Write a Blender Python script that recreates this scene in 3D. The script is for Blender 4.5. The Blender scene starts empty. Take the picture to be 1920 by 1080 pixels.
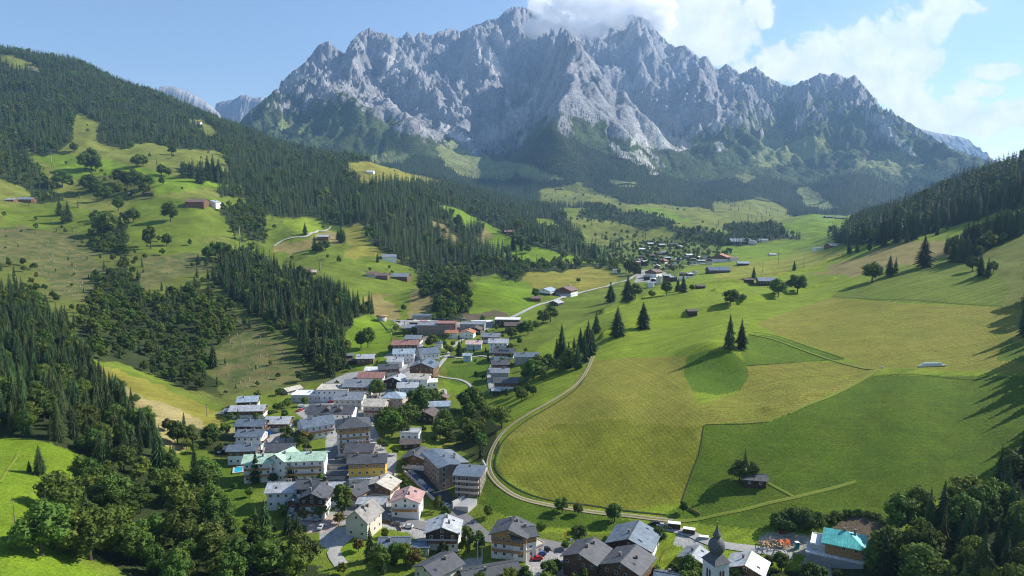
import bpy, bmesh, math, random
import numpy as np
from mathutils import Vector, Matrix
random.seed(7)
rng = np.random.default_rng(7)
R = math.radians

# ------------------------------------------------------------------ camera, sky, sun, exposure
scene = bpy.context.scene
K = 1.3                      # metres per design unit
CAMZ = 130.0                 # camera height above the valley floor datum
FPX, PITCH = 1283.0, R(6.23)
CP, SP = math.cos(PITCH), math.sin(PITCH)
cam_data = bpy.data.cameras.new('camera')
cam = bpy.data.objects.new('camera', cam_data)
scene.collection.objects.link(cam)
cam_data.sensor_width = 36.0
cam_data.lens = 36.0 * FPX / 1920.0
cam_data.clip_start, cam_data.clip_end = 1.0, 60000.0
cam.location = (0, 0, CAMZ)
cam.rotation_euler = (R(90) - PITCH, 0, 0)
scene.camera = cam

SUN_AZ, SUN_EL = R(68), R(36)      # clockwise from the view direction (+Y), height
world = bpy.data.worlds.new('World')
scene.world = world
world.use_nodes = True
wn, wl = world.node_tree.nodes, world.node_tree.links
wn.clear()
wout = wn.new('ShaderNodeOutputWorld')
wbg = wn.new('ShaderNodeBackground')
wsky = wn.new('ShaderNodeTexSky')
wsky.sky_type = 'NISHITA'
wsky.sun_disc = False
wsky.sun_elevation = SUN_EL
wsky.sun_rotation = SUN_AZ
wsky.altitude = 1000
wsky.air_density = 1.0
wsky.dust_density = 0.25
wsky.ozone_density = 1.3
wbg.inputs['Strength'].default_value = 0.103
# cumulus in the sky: soft clumps in view-independent direction space, broken up by noise
CLOUDS = """1075 8 70 34  1150 -5 80 26  1020 22 34 24  1225 60 40 40  1230 30 60 50  1275 10 70 46  1300 50 66 52  1350 25 60 50  1370 75 52 48  1345 100 48 30  1420 5 36 40  1435 45 20 16
1470 118 60 26  1500 128 50 40  1550 95 60 42  1605 75 50 34  1590 125 64 40  1650 95 52 42  1690 62 46 30  1735 40 50 34  1700 110 60 40  1770 12 55 26  1820 12 40 14
1640 150 56 46  1690 170 46 46  1720 205 50 36  1700 225 60 26  1780 215 60 26  1760 240 70 22  1840 235 60 18  1885 215 50 24  1850 130 34 18  1885 125 36 14  1835 165 40 18  1810 195 40 20  1930 205 60 24  1390 150 60 30  1440 150 40 20"""
def wmath(op, a, b=None, c=None, clamp=False):
    n = wn.new('ShaderNodeMath'); n.operation = op; n.use_clamp = clamp
    for i, v in enumerate((a, b, c)):
        if v is None: continue
        if isinstance(v, (int, float)): n.inputs[i].default_value = v
        else: wl.new(v, n.inputs[i])
    return n.outputs[0]
def _us(px, py):
    r = (px - 960) / FPX; u = (540 - py) / FPX; Yd = CP + u * SP
    return r / Yd, (-SP + u * CP) / Yd
wtc = wn.new('ShaderNodeTexCoord'); wsep = wn.new('ShaderNodeSeparateXYZ'); wl.new(wtc.outputs['Generated'], wsep.inputs[0])
ydir = wmath('MAXIMUM', wsep.outputs[1], 0.02)
du = wmath('DIVIDE', wsep.outputs[0], ydir); ds = wmath('DIVIDE', wsep.outputs[2], ydir)
wcx = wn.new('ShaderNodeCombineXYZ'); wl.new(du, wcx.inputs[0]); wl.new(ds, wcx.inputs[1])
def wnoise(scale, det, vec, rough=.6):
    n = wn.new('ShaderNodeTexNoise'); n.inputs['Scale'].default_value = scale; n.inputs['Detail'].default_value = det
    n.inputs['Roughness'].default_value = rough; wl.new(vec, n.inputs['Vector']); return n
warp = wnoise(9, 3, wcx.outputs[0])
wv = wn.new('ShaderNodeVectorMath'); wv.operation = 'MULTIPLY_ADD'; wl.new(warp.outputs['Color'], wv.inputs[0])
wv.inputs[1].default_value = (.05, .04, 0); wl.new(wcx.outputs[0], wv.inputs[2])
wo = wn.new('ShaderNodeVectorMath'); wo.operation = 'SUBTRACT'; wl.new(wv.outputs[0], wo.inputs[0]); wo.inputs[1].default_value = (.025, .02, 0)
acc = None
cl = [float(t) for t in CLOUDS.split()]
for i in range(0, len(cl), 4):
    x, y, rx, ry = cl[i:i + 4]; u_, s_ = _us(x, y)
    a_ = wn.new('ShaderNodeVectorMath'); a_.operation = 'SUBTRACT'; wl.new(wo.outputs[0], a_.inputs[0]); a_.inputs[1].default_value = (u_, s_, 0)
    b_ = wn.new('ShaderNodeVectorMath'); b_.operation = 'MULTIPLY'; wl.new(a_.outputs[0], b_.inputs[0]); b_.inputs[1].default_value = (FPX / rx, FPX / ry, 0)
    l_ = wn.new('ShaderNodeVectorMath'); l_.operation = 'LENGTH'; wl.new(b_.outputs[0], l_.inputs[0])
    d_ = wmath('SUBTRACT', 1.35, l_.outputs['Value'])
    acc = d_ if acc is None else wmath('SMOOTH_MAX', acc, d_, .25)
det = wnoise(19, 10, wo.outputs[0], .66)
dens = wmath('ADD', acc, wmath('MULTIPLY', wmath('SUBTRACT', det.outputs['Fac'], .5), 2.6))
mrc = wn.new('ShaderNodeMapRange'); mrc.interpolation_type = 'SMOOTHSTEP'
mrc.inputs['From Min'].default_value = .12; mrc.inputs['From Max'].default_value = .62; wl.new(dens, mrc.inputs['Value'])
mrc2 = wn.new('ShaderNodeMapRange'); mrc2.interpolation_type = 'SMOOTHSTEP'; mrc2.inputs['From Min'].default_value = -1.0; mrc2.inputs['From Max'].default_value = .9
mrc2.inputs['To Max'].default_value = .14; wl.new(dens, mrc2.inputs['Value'])
alpha = wmath('MAXIMUM', mrc.outputs[0], mrc2.outputs[0])
front_ = wmath('GREATER_THAN', wsep.outputs[1], .05)
alpha = wmath('MULTIPLY', alpha, front_)
sh = wnoise(26, 8, wo.outputs[0], .6)
rmp = wn.new('ShaderNodeMapRange'); rmp.inputs['From Min'].default_value = .3; rmp.inputs['From Max'].default_value = .62
wl.new(sh.outputs['Fac'], rmp.inputs['Value'])
cmix = wn.new('ShaderNodeMix'); cmix.data_type = 'RGBA'; wl.new(rmp.outputs[0], cmix.inputs['Factor'])
CB = 7.0
cmix.inputs['A'].default_value = (CB * .76, CB * .83, CB * .93, 1); cmix.inputs['B'].default_value = (CB * 1.0, CB * 1.02, CB * 1.07, 1)
fin = wn.new('ShaderNodeMix'); fin.data_type = 'RGBA'; wl.new(alpha, fin.inputs['Factor'])
wl.new(wsky.outputs[0], fin.inputs['A']); wl.new(cmix.outputs['Result'], fin.inputs['B'])
wl.new(fin.outputs['Result'], wbg.inputs[0])
wl.new(wbg.outputs[0], wout.inputs[0])

sun_data = bpy.data.lights.new('sun', 'SUN')
sun_data.energy = 5.0
sun_data.angle = R(0.53)
sun_data.color = (1.0, 0.95, 0.86)
sun = bpy.data.objects.new('sun', sun_data)
scene.collection.objects.link(sun)
sd = Vector((math.sin(SUN_AZ) * math.cos(SUN_EL), math.cos(SUN_AZ) * math.cos(SUN_EL), math.sin(SUN_EL)))
sun.rotation_euler = sd.to_track_quat('Z', 'Y').to_euler()
sun.location = (500, 200, 900)

scene.view_settings.view_transform = 'Standard'
scene.view_settings.look = 'None'
scene.view_settings.exposure = 0.68
scene.view_settings.gamma = 1.0
scene.view_settings.use_curve_mapping = False
scene.render.engine = 'CYCLES'
cy = scene.cycles
cy.use_denoising = True
cy.max_bounces = 32
scene.render.filter_size = 1.1
cy.filter_width = 1.05
cy.diffuse_bounces = 2
cy.glossy_bounces = 2
cy.transmission_bounces = 2
cy.transparent_max_bounces = 12
cy.volume_bounces = 30

# ------------------------------------------------------------------ numpy noise
def _hash(ix, iy, seed):
    h = (ix.astype(np.int64) * 374761393 + iy.astype(np.int64) * 668265263 + seed * 1442695041) & 0xFFFFFFFF
    h = ((h ^ (h >> 13)) * 1274126177) & 0xFFFFFFFF
    return (h ^ (h >> 16)) & 0xFFFFFFFF
def gnoise(x, y, seed=0):
    x = np.asarray(x, float); y = np.asarray(y, float)
    ix, iy = np.floor(x), np.floor(y)
    fx, fy = x - ix, y - iy
    ux, uy = fx * fx * fx * (fx * (fx * 6 - 15) + 10), fy * fy * fy * (fy * (fy * 6 - 15) + 10)
    def g(dx, dy):
        a = _hash(ix + dx, iy + dy, seed) * (2 * math.pi / 4294967296.0)
        return np.cos(a) * (fx - dx) + np.sin(a) * (fy - dy)
    n0 = g(0, 0) * (1 - ux) + g(1, 0) * ux
    n1 = g(0, 1) * (1 - ux) + g(1, 1) * ux
    return (n0 * (1 - uy) + n1 * uy) * 1.5
def fbm(x, y, octv=4, seed=0, gain=0.5, lac=2.03):
    s = 0; a = 1; t = 0
    for o in range(octv):
        s = s + a * gnoise(x, y, seed + o * 17); t += a
        x = x * lac + 3.1; y = y * lac - 1.7; a *= gain
    return s / t
def ridged(x, y, octv=5, seed=0, gain=0.55, lac=2.1):
    s = 0; a = 1; t = 0; w = 1
    for o in range(octv):
        n = 1 - np.abs(gnoise(x, y, seed + o * 31)) * 1.6
        n = np.clip(n, 0, 1) ** 2
        s = s + a * n * w; t += a
        w = np.clip(n * 1.6, 0, 1)
        x = x * lac + 5.3; y = y * lac + 2.9; a *= gain
    return s / t

# ------------------------------------------------------------------ pixel <-> direction (for placing things on the ground)
def us_of(px, py):
    r = (np.asarray(px, float) - 960) / FPX; u = (540 - np.asarray(py, float)) / FPX
    Yd = CP + u * SP; Zd = -SP + u * CP
    return r / Yd, Zd / Yd
def px_of(u, s):
    # u = X/Y, s = Z/Y
    dep = CP - s * SP; up = SP + s * CP
    return 960 + FPX * u / dep, 540 - FPX * up / dep

# ------------------------------------------------------------------ terrain control points: pixel column, pixel row, distance
CTRL = """
-400 800 190 -250 900 190 -250 600 380 -250 400 750 -250 300 1000 -250 200 1200 -250 60 1900 -250 120 2600 -400 1200 110
0 1300 112 0 1080 150 0 950 185 0 850 225 0 700 330 0 600 430 0 500 600 0 430 760 0 380 900 0 330 1050 0 250 1350 0 170 1700 0 95 2050 0 150 2600
150 1080 165 150 950 205 150 860 240 300 1080 178 300 950 220 300 880 250 450 1080 182 450 960 220 440 870 260 380 850 268 330 830 275
440 790 310 300 740 335 180 690 350 180 760 305 60 750 290 300 693 400 400 750 350 100 800 255 300 800 285 240 880 240
200 600 480 150 430 820 250 470 720 350 500 680 450 520 640 450 600 510 450 680 420 350 600 500 550 620 480 600 690 415 550 700 405 560 560 570 640 580 540 660 640 470
620 480 820 560 510 740 730 485 850 700 520 730 600 440 980 520 460 880 760 540 700 720 565 620 700 600 540 700 650 455
150 390 930 150 330 1100 150 260 1350 150 190 1700 150 122 2100 150 170 2600
300 400 900 380 385 940 300 330 1130 300 270 1400 300 220 1750 300 183 2100 300 225 2700
400 430 850 450 400 980 450 330 1250 450 280 1600 450 243 2000 450 270 2600
560 440 920 560 380 1150 560 320 1500 560 283 1900 560 310 2500
700 430 1000 700 370 1250 700 330 1500 700 305 1900 700 330 2400
800 480 900 800 420 1100 800 370 1400 800 345 1800 800 340 2200
900 480 960 900 450 1100 900 400 1500 900 370 1900 900 365 2400 850 540 720
1000 490 980 1000 460 1100 1000 420 1500 1000 398 1900 1000 385 2500
1100 497 970 1100 470 1250 1100 440 1500 1100 400 2000 1100 370 2600
1200 480 1100 1200 450 1400 1200 420 1800 1200 390 2200
560 802 300 650 1009 200 650 1180 155 700 900 242 800 802 300 750 689 400 850 689 400 800 621 500 900 621 500 900 571 600 1000 575 590 950 539 700 1050 512 850 1150 495 980
950 690 385 1000 680 385 900 900 238 930 930 225 935 850 255 1000 800 275 1090 700 335 1050 690 360 950 760 320 880 820 290
1000 930 225 1000 1000 204 1100 1000 205 1150 1060 188 1150 1250 148 1000 880 242 1150 900 235 1300 960 215 1300 880 235 1300 760 275 1150 800 265 1150 700 325 1300 700 315 1300 1060 187 900 1060 188
1340 650 350 1340 700 318 1340 745 282 1400 700 312 1440 640 360 1200 640 390 1100 640 420 1050 640 430 1160 610 430 1300 600 440 1300 560 520 1150 570 560 1200 540 680 1100 585 540
1300 520 720 1400 520 680 1400 570 480 1400 490 900 1350 500 850 1500 540 560 1500 490 820 1500 470 1050 1500 600 410 1500 660 340 1500 750 275 1500 850 238 1500 950 210 1500 1060 185 1500 1250 145
1700 960 200 1700 1060 175 1700 850 230 1700 750 265 1700 680 305 1700 600 380 1700 540 450 1700 500 530 1700 460 640 1700 430 730 1700 400 900 1700 400 1200
1900 1060 160 1900 1300 110 1900 960 190 1900 850 220 1900 750 255 1900 650 310 1900 560 390 1900 480 480 1900 420 560 1900 370 700 1900 322 900 1900 345 1300
1800 450 600 1800 400 760 1800 355 950 1800 370 1300
1620 440 850 1620 425 1100 1600 412 1600 1600 403 2300
2150 1060 150 2150 800 210 2150 600 300 2150 430 450 2150 250 800 2150 220 1200 2150 300 2000 2150 1300 100
1500 425 1500 1500 408 2000 1400 440 1450 1400 410 2000 1400 390 2500 1300 470 1200 1300 430 1600 1300 400 2100
200 280 3200 500 300 3000 700 325 2900 900 350 3000 1100 352 3000 1300 370 3000 1500 380 3000 1700 385 3000 1900 375 2800 2150 350 3000 1300 350 3200
-250 300 4000 -250 300 5500 150 290 4200 250 300 5600 380 290 4600 400 300 5600 430 265 5000
465 212 4300 520 170 4600 570 128 4900 620 95 5200 690 72 5700 760 78 5800 850 66 5900 950 28 6200 1010 45 6200 1100 55 6200 1190 45 6300 1250 85 6200 1350 128 5800 1410 135 5600 1480 172 5300 1540 147 5000 1600 152 4900 1650 197 4700 1720 255 4500 1800 294 4300 1870 307 4100 1940 316 4000 2150 330 4000
465 260 5000 620 180 6000 760 160 6600 950 140 7000 1190 160 7100 1350 200 6600 1540 230 5900 1720 300 5300 1940 340 5000
500 270 3500 560 230 3900 600 185 4400 640 150 4800 560 285 3300 640 290 3300 640 225 4000 700 300 3300 700 235 3900 740 150 4900 780 270 3500 830 245 4200 800 170 4900 860 130 5300 900 285 3500 920 240 4100 940 180 4900 1000 150 5400 980 250 4100
1045 150 4900 1075 198 4000 1000 270 3700 1050 310 3200 1130 205 4300 1190 262 3700 1150 290 3300 1200 240 4500 1180 150 5400 1250 267 4200 1260 180 5200 1300 200 4700 1300 300 3500 1350 230 4300 1400 250 4100 1430 180 4900 1450 210 4600 1550 200 4500 1550 262 3900 1620 215 4300 1600 310 3300 1700 265 3900 1700 305 3500 1800 335 3300 1450 300 3500
"""
c = np.array([float(t) for t in CTRL.split()]).reshape(-1, 3)
cu, cs = us_of(c[:, 0], c[:, 1]); cv = np.log(c[:, 2])
US = 3.0
def rbf_fit(u, v, s, cc=0.10):
    P = np.stack([u * US, v], 1)
    D = np.sqrt(((P[:, None] - P[None]) ** 2).sum(-1) + cc * cc)
    n = len(u)
    A = np.zeros((n + 3, n + 3)); A[:n, :n] = -D - 0 + np.eye(n) * -0.0
    A[:n, n] = 1; A[:n, n + 1:] = P; A[n:, :n] = A[:n, n:].T
    A[:n, :n] += np.eye(n) * 0.004
    b = np.zeros(n + 3); b[:n] = s
    w = np.linalg.solve(A, b)
    def f(uu, vv):
        out = np.zeros(uu.shape)
        q = np.stack([uu.ravel() * US, vv.ravel()], 1)
        for i in range(0, len(q), 4000):
            d = np.sqrt(((q[i:i + 4000, None] - P[None]) ** 2).sum(-1) + cc * cc)
            out.ravel()[i:i + 4000] = -d @ w[:n] + w[n] + q[i:i + 4000] @ w[n + 1:]
        return out
    return f
F = rbf_fit(cu, cv, cs)

U0, U1 = -0.86, 0.86
V0, V1, V2 = math.log(95.0), math.log(2900.0), math.log(7600.0)
NC = 260
cu_g = np.linspace(U0, U1, NC); cv_g = np.linspace(V0, V2, NC)
SC = F(*np.meshgrid(cu_g, cv_g, indexing='ij'))
def cubic_mat(x, x0, x1, n):
    t = np.clip((x - x0) / (x1 - x0) * (n - 1), 0, n - 1 - 1e-6)
    i = np.floor(t).astype(int); f = t - i
    M = np.zeros((len(x), n)); r = np.arange(len(x))
    w = [(-f + 2 * f**2 - f**3) / 2, (2 - 5 * f**2 + 3 * f**3) / 2, (f + 4 * f**2 - 3 * f**3) / 2, (-f**2 + f**3) / 2]
    for k, ww in enumerate(w):
        np.add.at(M, (r, np.clip(i - 1 + k, 0, n - 1)), ww)
    return M
def base_S(us, vs):
    return cubic_mat(us, U0, U1, NC) @ SC @ cubic_mat(vs, V0, V2, NC).T

# near and middle land
NU1, NV1 = 900, 680
gu1 = np.linspace(U0, U1, NU1); gv1 = np.linspace(V0, V1, NV1)
S1 = base_S(gu1, gv1)
UU, VV = np.meshgrid(gu1, gv1, indexing='ij')
YY = np.exp(VV); XX = UU * YY
wr = np.clip((UU + .05) / .15, 0, 1)
wild = np.clip((YY - 350) / 700, 0.10, 1) * (1 - wr * (1 - np.clip((YY - 900) / 700, 0.0, 1)))
wild = np.maximum(wild, 0.03)
Z1 = S1 * YY + wild * (fbm(XX / 160, YY / 160, 4, 5) * 16 + fbm(XX / 40, YY / 40, 3, 9) * 2.2)
# terraces and small ripples of the grazed slopes
Z1 += np.clip(UU / .1, 0, 1) * np.clip((YY - 380) / 80, 0, 1) * np.clip((1000 - YY) / 100, 0, 1) * fbm(XX / 140, YY / 50, 2, 77) * 2.2
def dxy(px, py, d):
    u, s_ = us_of(px, py); return float(u) * d, d
for (px_, py_, d_, rx_, ry_, h_) in ((1338, 690, 336, 17, 18, 7.5), (1352, 742, 288, 20, 13, -1.4), (1180, 820, 262, 40, 30, 1.6), (1500, 800, 262, 45, 22, 1.8), (850, 560, 640, 45, 40, 12), (945, 560, 640, 55, 45, 5), (1160, 395, 2050, 190, 120, 14), (1130, 430, 1600, 120, 90, 16), (1290, 440, 1500, 90, 90, 12), (560, 430, 930, 60, 70, 10), (700, 470, 900, 50, 60, 10), (300, 360, 1000, 80, 60, 12), (120, 350, 1020, 60, 60, -12), (430, 350, 1150, 70, 70, -12), (990, 450, 1150, 70, 120, 12), (930, 430, 1300, 60, 120, -10)):
    bx_, by_ = dxy(px_, py_, d_)
    Z1 += h_ * np.exp(-((XX - bx_) / rx_) ** 2 - ((YY - by_) / ry_) ** 2)
# banks between the terraces
for w_, h_, q in ((2.8, 3.6, '1128 662 410 1165 642 425 1215 628 440 1290 606 455 1360 586 470 1440 566 500 1500 552 530 1560 538 560'), (3.4, 3.8, '1130 600 520 1190 578 560 1250 560 590 1330 546 610 1420 536 640 1500 520 680 1580 500 720 1640 486 760'),
                 (3.2, 2.6, '1340 560 560 1390 545 600 1450 532 640'), (3.0, 1.0, '1440 795 268 1500 770 275 1560 745 282 1640 703 300')):
    q = np.array([float(t) for t in q.split()]).reshape(-1, 3); P_ = [dxy(*t) for t in q]
    P_ = [(hx * y_ / y_, y_) for hx, y_ in P_]
    best = np.full(XX.shape, 1e9)
    for (ax, ay), (bx, by) in zip(P_[:-1], P_[1:]):
        t = np.clip(((XX - ax) * (bx - ax) + (YY - ay) * (by - ay)) / ((bx - ax) ** 2 + (by - ay) ** 2), 0, 1)
        best = np.minimum(best, np.hypot(XX - ax - t * (bx - ax), YY - ay - t * (by - ay)))
    Z1 += h_ * np.exp(-(best / w_) ** 2)
S1 = Z1 / YY
# the mountain
NU2, NV2 = 1050, 400
gu2 = np.linspace(U0, U1, NU2)
gy2 = np.linspace(2880.0, 7300.0, NV2); gv2 = np.log(gy2)
S2 = base_S(gu2, gv2)
U2m, V2m = np.meshgrid(gu2, gv2, indexing='ij'); Y2m = np.exp(V2m); X2m = U2m * Y2m
PX2, PY2 = px_of(U2m, S2)
Zm = S2 * Y2m
SKY = np.array([float(t) for t in """
-400 290 400 285 430 260 450 232 464 214 475 204 486 196 520 168 545 140 575 118 590 100 605 82 622 76 635 90 650 100 662 78 680 60 697 52 712 60 730 62 748 72 768 58 780 70
793 58 810 66 835 55 850 52 865 60 880 52 893 46 905 42 918 36 935 34 948 18 962 11 985 13 1000 22 1015 30 1040 44 1060 46 1100 52 1135 38 1160 34
1180 26 1200 32 1215 40 1230 60 1246 78 1262 88 1280 84 1296 100 1308 108 1320 103 1332 124 1345 130 1356 118 1370 128 1385 138 1395 132
1413 124 1428 140 1444 148 1462 158 1480 162 1497 152 1516 146 1530 136 1546 140 1560 136 1580 146 1596 140 1612 158 1636 184 1650 202 1690 222 1740 252 1800 286 1850 298 1880 303 1920 320 2300 345""".split()]).reshape(-1, 2)
def ridge_d(px):
    return np.interp(px, [300, 465, 570, 690, 850, 960, 1190, 1260, 1350, 1480, 1600, 1720, 1900, 2200], [4400, 4300, 4900, 5650, 5900, 6200, 6300, 6200, 5800, 5300, 4900, 4500, 4100, 4000])
pxc = px_of(gu2, np.full(NU2, 0.1))[0]
RD = ridge_d(pxc)[:, None]
# carve the massif: water finds its way down, ridges stay
frac = np.clip((Y2m - 3000) / (RD - 3000 + 1), 0, 1.3)
DX = 16.0
ex = np.arange(-5900, 5900 + DX, DX); ey = np.arange(2900.0, 7280.0, DX)
EX, EY = np.meshgrid(ex, ey, indexing='ij')
EU = np.clip(EX / EY, U0, U1)
au = (EU - U0) / (U1 - U0) * (NC - 1); av = (np.log(EY) - V0) / (V2 - V0) * (NC - 1)
def bil(G, a, b):
    a = np.clip(a, 0, G.shape[0] - 1.001); b = np.clip(b, 0, G.shape[1] - 1.001)
    i = a.astype(int); j = b.astype(int); f = a - i; g = b - j
    return (G[i, j] * (1 - f) + G[i + 1, j] * f) * (1 - g) + (G[i, j + 1] * (1 - f) + G[i + 1, j + 1] * f) * g
EZ = bil(SC, au, av) * EY
epx = px_of(EU, np.full(EU.shape, 0.1))[0]
ERD = ridge_d(epx)
efr = np.clip((EY - 3000) / (ERD - 3000), 0, 1.3)
# main spurs and the gullies between them: pixel column, row, distance along each crest
SPURS = [
 (150, 260, '690 75 5650 720 110 5250 770 150 4850 815 190 4450 850 225 4100 890 255 3750'),
 (130, 240, '625 82 5200 650 130 4750 680 175 4350 720 215 3950 770 262 3500'),
 (110, 200, '560 140 4850 600 185 4400 640 235 3950 690 280 3450'),
 (140, 240, '850 55 5850 880 90 5500 905 120 5150 940 150 4800 962 185 4500'),
 (220, 300, '1000 60 6100 1030 110 5500 1045 148 4950 1090 180 4500 1140 208 4200 1195 245 3800'),
 (200, 260, '1045 150 4900 1072 195 4150 1062 240 3700 1050 290 3350 1045 320 3150'),
 (110, 200, '1072 195 4150 1110 235 3800 1150 280 3400'),
 (150, 240, '1180 35 6200 1200 90 5600 1215 140 5100 1225 185 4700'),
 (150, 220, '1300 100 6000 1300 150 5300 1320 200 4700 1340 240 4250'),
 (160, 240, '1410 128 5550 1405 170 5000 1395 215 4500 1380 260 3900'),
 (180, 280, '1590 142 4900 1600 180 4500 1640 225 4100 1700 265 3750 1780 305 3400'),
 (120, 220, '1540 140 5000 1520 190 4500 1500 230 4100'),
 (-170, 230, '965 100 5600 975 150 5000 968 200 4500 945 240 4050 905 262 3650'),
 (-150, 220, '1180 150 5200 1190 200 4700 1205 240 4300 1250 268 3900'),
 (-120, 200, '1360 130 5500 1365 190 4800 1350 240 4200'),
 (-120, 200, '1475 170 5200 1465 220 4500 1440 260 3900'),
]
for H, W, q in SPURS:
    q = np.array([float(t) for t in q.split()]).reshape(-1, 3)
    u_, s_ = us_of(q[:, 0], q[:, 1]); qx, qy = u_ * q[:, 2], q[:, 2]
    best = np.full(EX.shape, 1e9)
    wxx = EX + 60 * fbm(EX / 220, EY / 220, 2, 3); wyy = EY + 60 * fbm(EX / 220, EY / 220, 2, 6)
    for i in range(len(q) - 1):
        ax, ay, bx, by = qx[i], qy[i], qx[i + 1], qy[i + 1]
        t = np.clip(((wxx - ax) * (bx - ax) + (wyy - ay) * (by - ay)) / ((bx - ax) ** 2 + (by - ay) ** 2), 0, 1)
        best = np.minimum(best, np.hypot(wxx - ax - t * (bx - ax), wyy - ay - t * (by - ay)))
    EZ += H * np.clip(1 - best / W, 0, 1) ** 1.3
amp = np.clip((efr - 0.05) / 0.4, 0.05, 1.0) * np.clip((epx - 380) / 120, 0.1, 1)
EZ += amp * (fbm(EX / 620, EY / 620, 3, 11) * 210 + fbm(EX / 130, EY / 150, 3, 15) * 110)
EZ += np.random.default_rng(3).random(EZ.shape) * 3
nxe, nye = EZ.shape
def receivers(Z):
    Pz = np.pad(Z, 1, mode='edge'); best = np.full(Z.shape, 0.0); rec = np.arange(Z.size).reshape(Z.shape).copy()
    ids = np.pad(rec, 1, mode='edge'); dist = np.ones(Z.shape)
    for dx_ in (-1, 0, 1):
        for dy_ in (-1, 0, 1):
            if dx_ == 0 and dy_ == 0: continue
            l = math.hypot(dx_, dy_)
            sl = (Z - Pz[1 + dx_:1 + dx_ + nxe, 1 + dy_:1 + dy_ + nye]) / l
            m = sl > best
            best = np.where(m, sl, best); rec = np.where(m, ids[1 + dx_:1 + dx_ + nxe, 1 + dy_:1 + dy_ + nye], rec); dist = np.where(m, l, dist)
    return rec.ravel(), dist.ravel()
for it in range(16):
    rec, dist = receivers(EZ)
    zf = EZ.ravel(); order = np.argsort(zf, kind='stable')
    ol = order.tolist(); rl = rec.tolist(); A = [1.0] * zf.size
    for i in reversed(ol):
        r = rl[i]
        if r != i: A[r] += A[i]
    Fk = (0.048 * np.sqrt(np.array(A)) / dist * np.clip(amp.ravel(), 0, 1)).tolist()
    z = zf.tolist()
    for i in ol:
        r = rl[i]
        if r != i:
            f = Fk[i]
            if f > 0: z[i] = (z[i] + f * z[r]) / (1 + f) if z[r] < z[i] else z[i]
    EZ = np.array(z).reshape(nxe, nye)
    # scree and crumbling: slopes cannot stay steeper than a limit
    for _ in range(2):
        Pz = np.pad(EZ, 1, mode='edge'); lapz = (Pz[2:, 1:-1] + Pz[:-2, 1:-1] + Pz[1:-1, 2:] + Pz[1:-1, :-2]) / 4 - EZ
        EZ = EZ + np.where(np.abs(lapz) > 9, lapz * 0.3, lapz * 0.03)
Zm = bil(EZ, (X2m - ex[0]) / DX, (Y2m - ey[0]) / DX)
amp = np.clip((frac - 0.12) / 0.5, 0.03, 1.0) * np.clip((pxc[:, None] - 380) / 120, 0.1, 1)
wx = X2m + 90 * fbm(X2m / 300, Y2m / 300, 2, 3); wy = Y2m + 90 * fbm(X2m / 300, Y2m / 300, 2, 8)
lean = (wy - 3000) * 0.45
Zm += amp * (ridged((wx - lean) / 95, wy / 150, 3, 37) - 0.4) * 82
Zm += amp * (ridged((wx + lean * .6) / 40, wy / 55, 3, 39) - 0.4) * 34
# fit the skyline
ty_us = us_of(pxc, np.interp(pxc, SKY[:, 0], SKY[:, 1]) + 1.5 * fbm(pxc / 9, pxc * 0, 2, 5) * 1.6)[1]
front = Y2m < RD + 350
for it in range(4):
    S = Zm / Y2m
    k = np.argmax(np.where(front, S, -9), axis=1)
    smax = S[np.arange(NU2), k]; yk = np.convolve(np.pad(gy2[k], 20, mode='edge'), np.hanning(43)[1:-1] / np.hanning(43).sum(), 'valid')
    corr = (ty_us - smax) * yk
    if it < 2: corr = np.convolve(np.pad(corr, 7, mode='edge'), np.hanning(17)[1:-1] / np.hanning(17).sum(), 'valid')
    corr = np.clip(corr, -420, 420)
    wgt = np.exp(-((Y2m - yk[:, None]) / (620.0 if it < 2 else 160.0)) ** 2)
    Zm += wgt * corr[:, None]
# fall away behind the crest
beh = np.clip((Y2m - RD - 300) / 900, 0, 1)
lim = ty_us[:, None] * Y2m - 60 - beh * 900
Zm = np.where(Y2m > RD + 300, np.minimum(Zm, lim), Zm)
# join the two sheets
S1j = S1[:, -1]
joinz = np.interp(gu2, gu1, S1j) * gy2[0]
w = np.clip(1 - (Y2m - gy2[0]) / 350.0, 0, 1); w = w * w * (3 - 2 * w)
Zm = Zm + w * (joinz[:, None] - 1.0 - Zm[:, :1])
S2 = Zm / Y2m
S1px, S1py = px_of(UU, S1)
S2px, S2py = px_of(U2m, S2)

# ------------------------------------------------------------------ reading the ground
def ground_design(x, y):
    """height (design units, camera = 0) under x, y"""
    y = max(y, 96.0); u = x / y; v = math.log(y)
    if v <= V1:
        a = (u - U0) / (U1 - U0) * (NU1 - 1); b = (v - V0) / (V1 - V0) * (NV1 - 1)
        G, n, m = S1, NU1, NV1
    else:
        a = (u - U0) / (U1 - U0) * (NU2 - 1); b = (y - gy2[0]) / (gy2[-1] - gy2[0]) * (NV2 - 1)
        G, n, m = S2, NU2, NV2
    a = min(max(a, 0), n - 1.001); b = min(max(b, 0), m - 1.001)
    i, j = int(a), int(b); f, g = a - i, b - j
    s = (G[i, j] * (1 - f) + G[i + 1, j] * f) * (1 - g) + (G[i, j + 1] * (1 - f) + G[i + 1, j + 1] * f) * g
    return s * y
def gz(X, Y):
    """world ground height under world X, Y"""
    return ground_design(X / K, Y / K) * K + CAMZ
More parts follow.
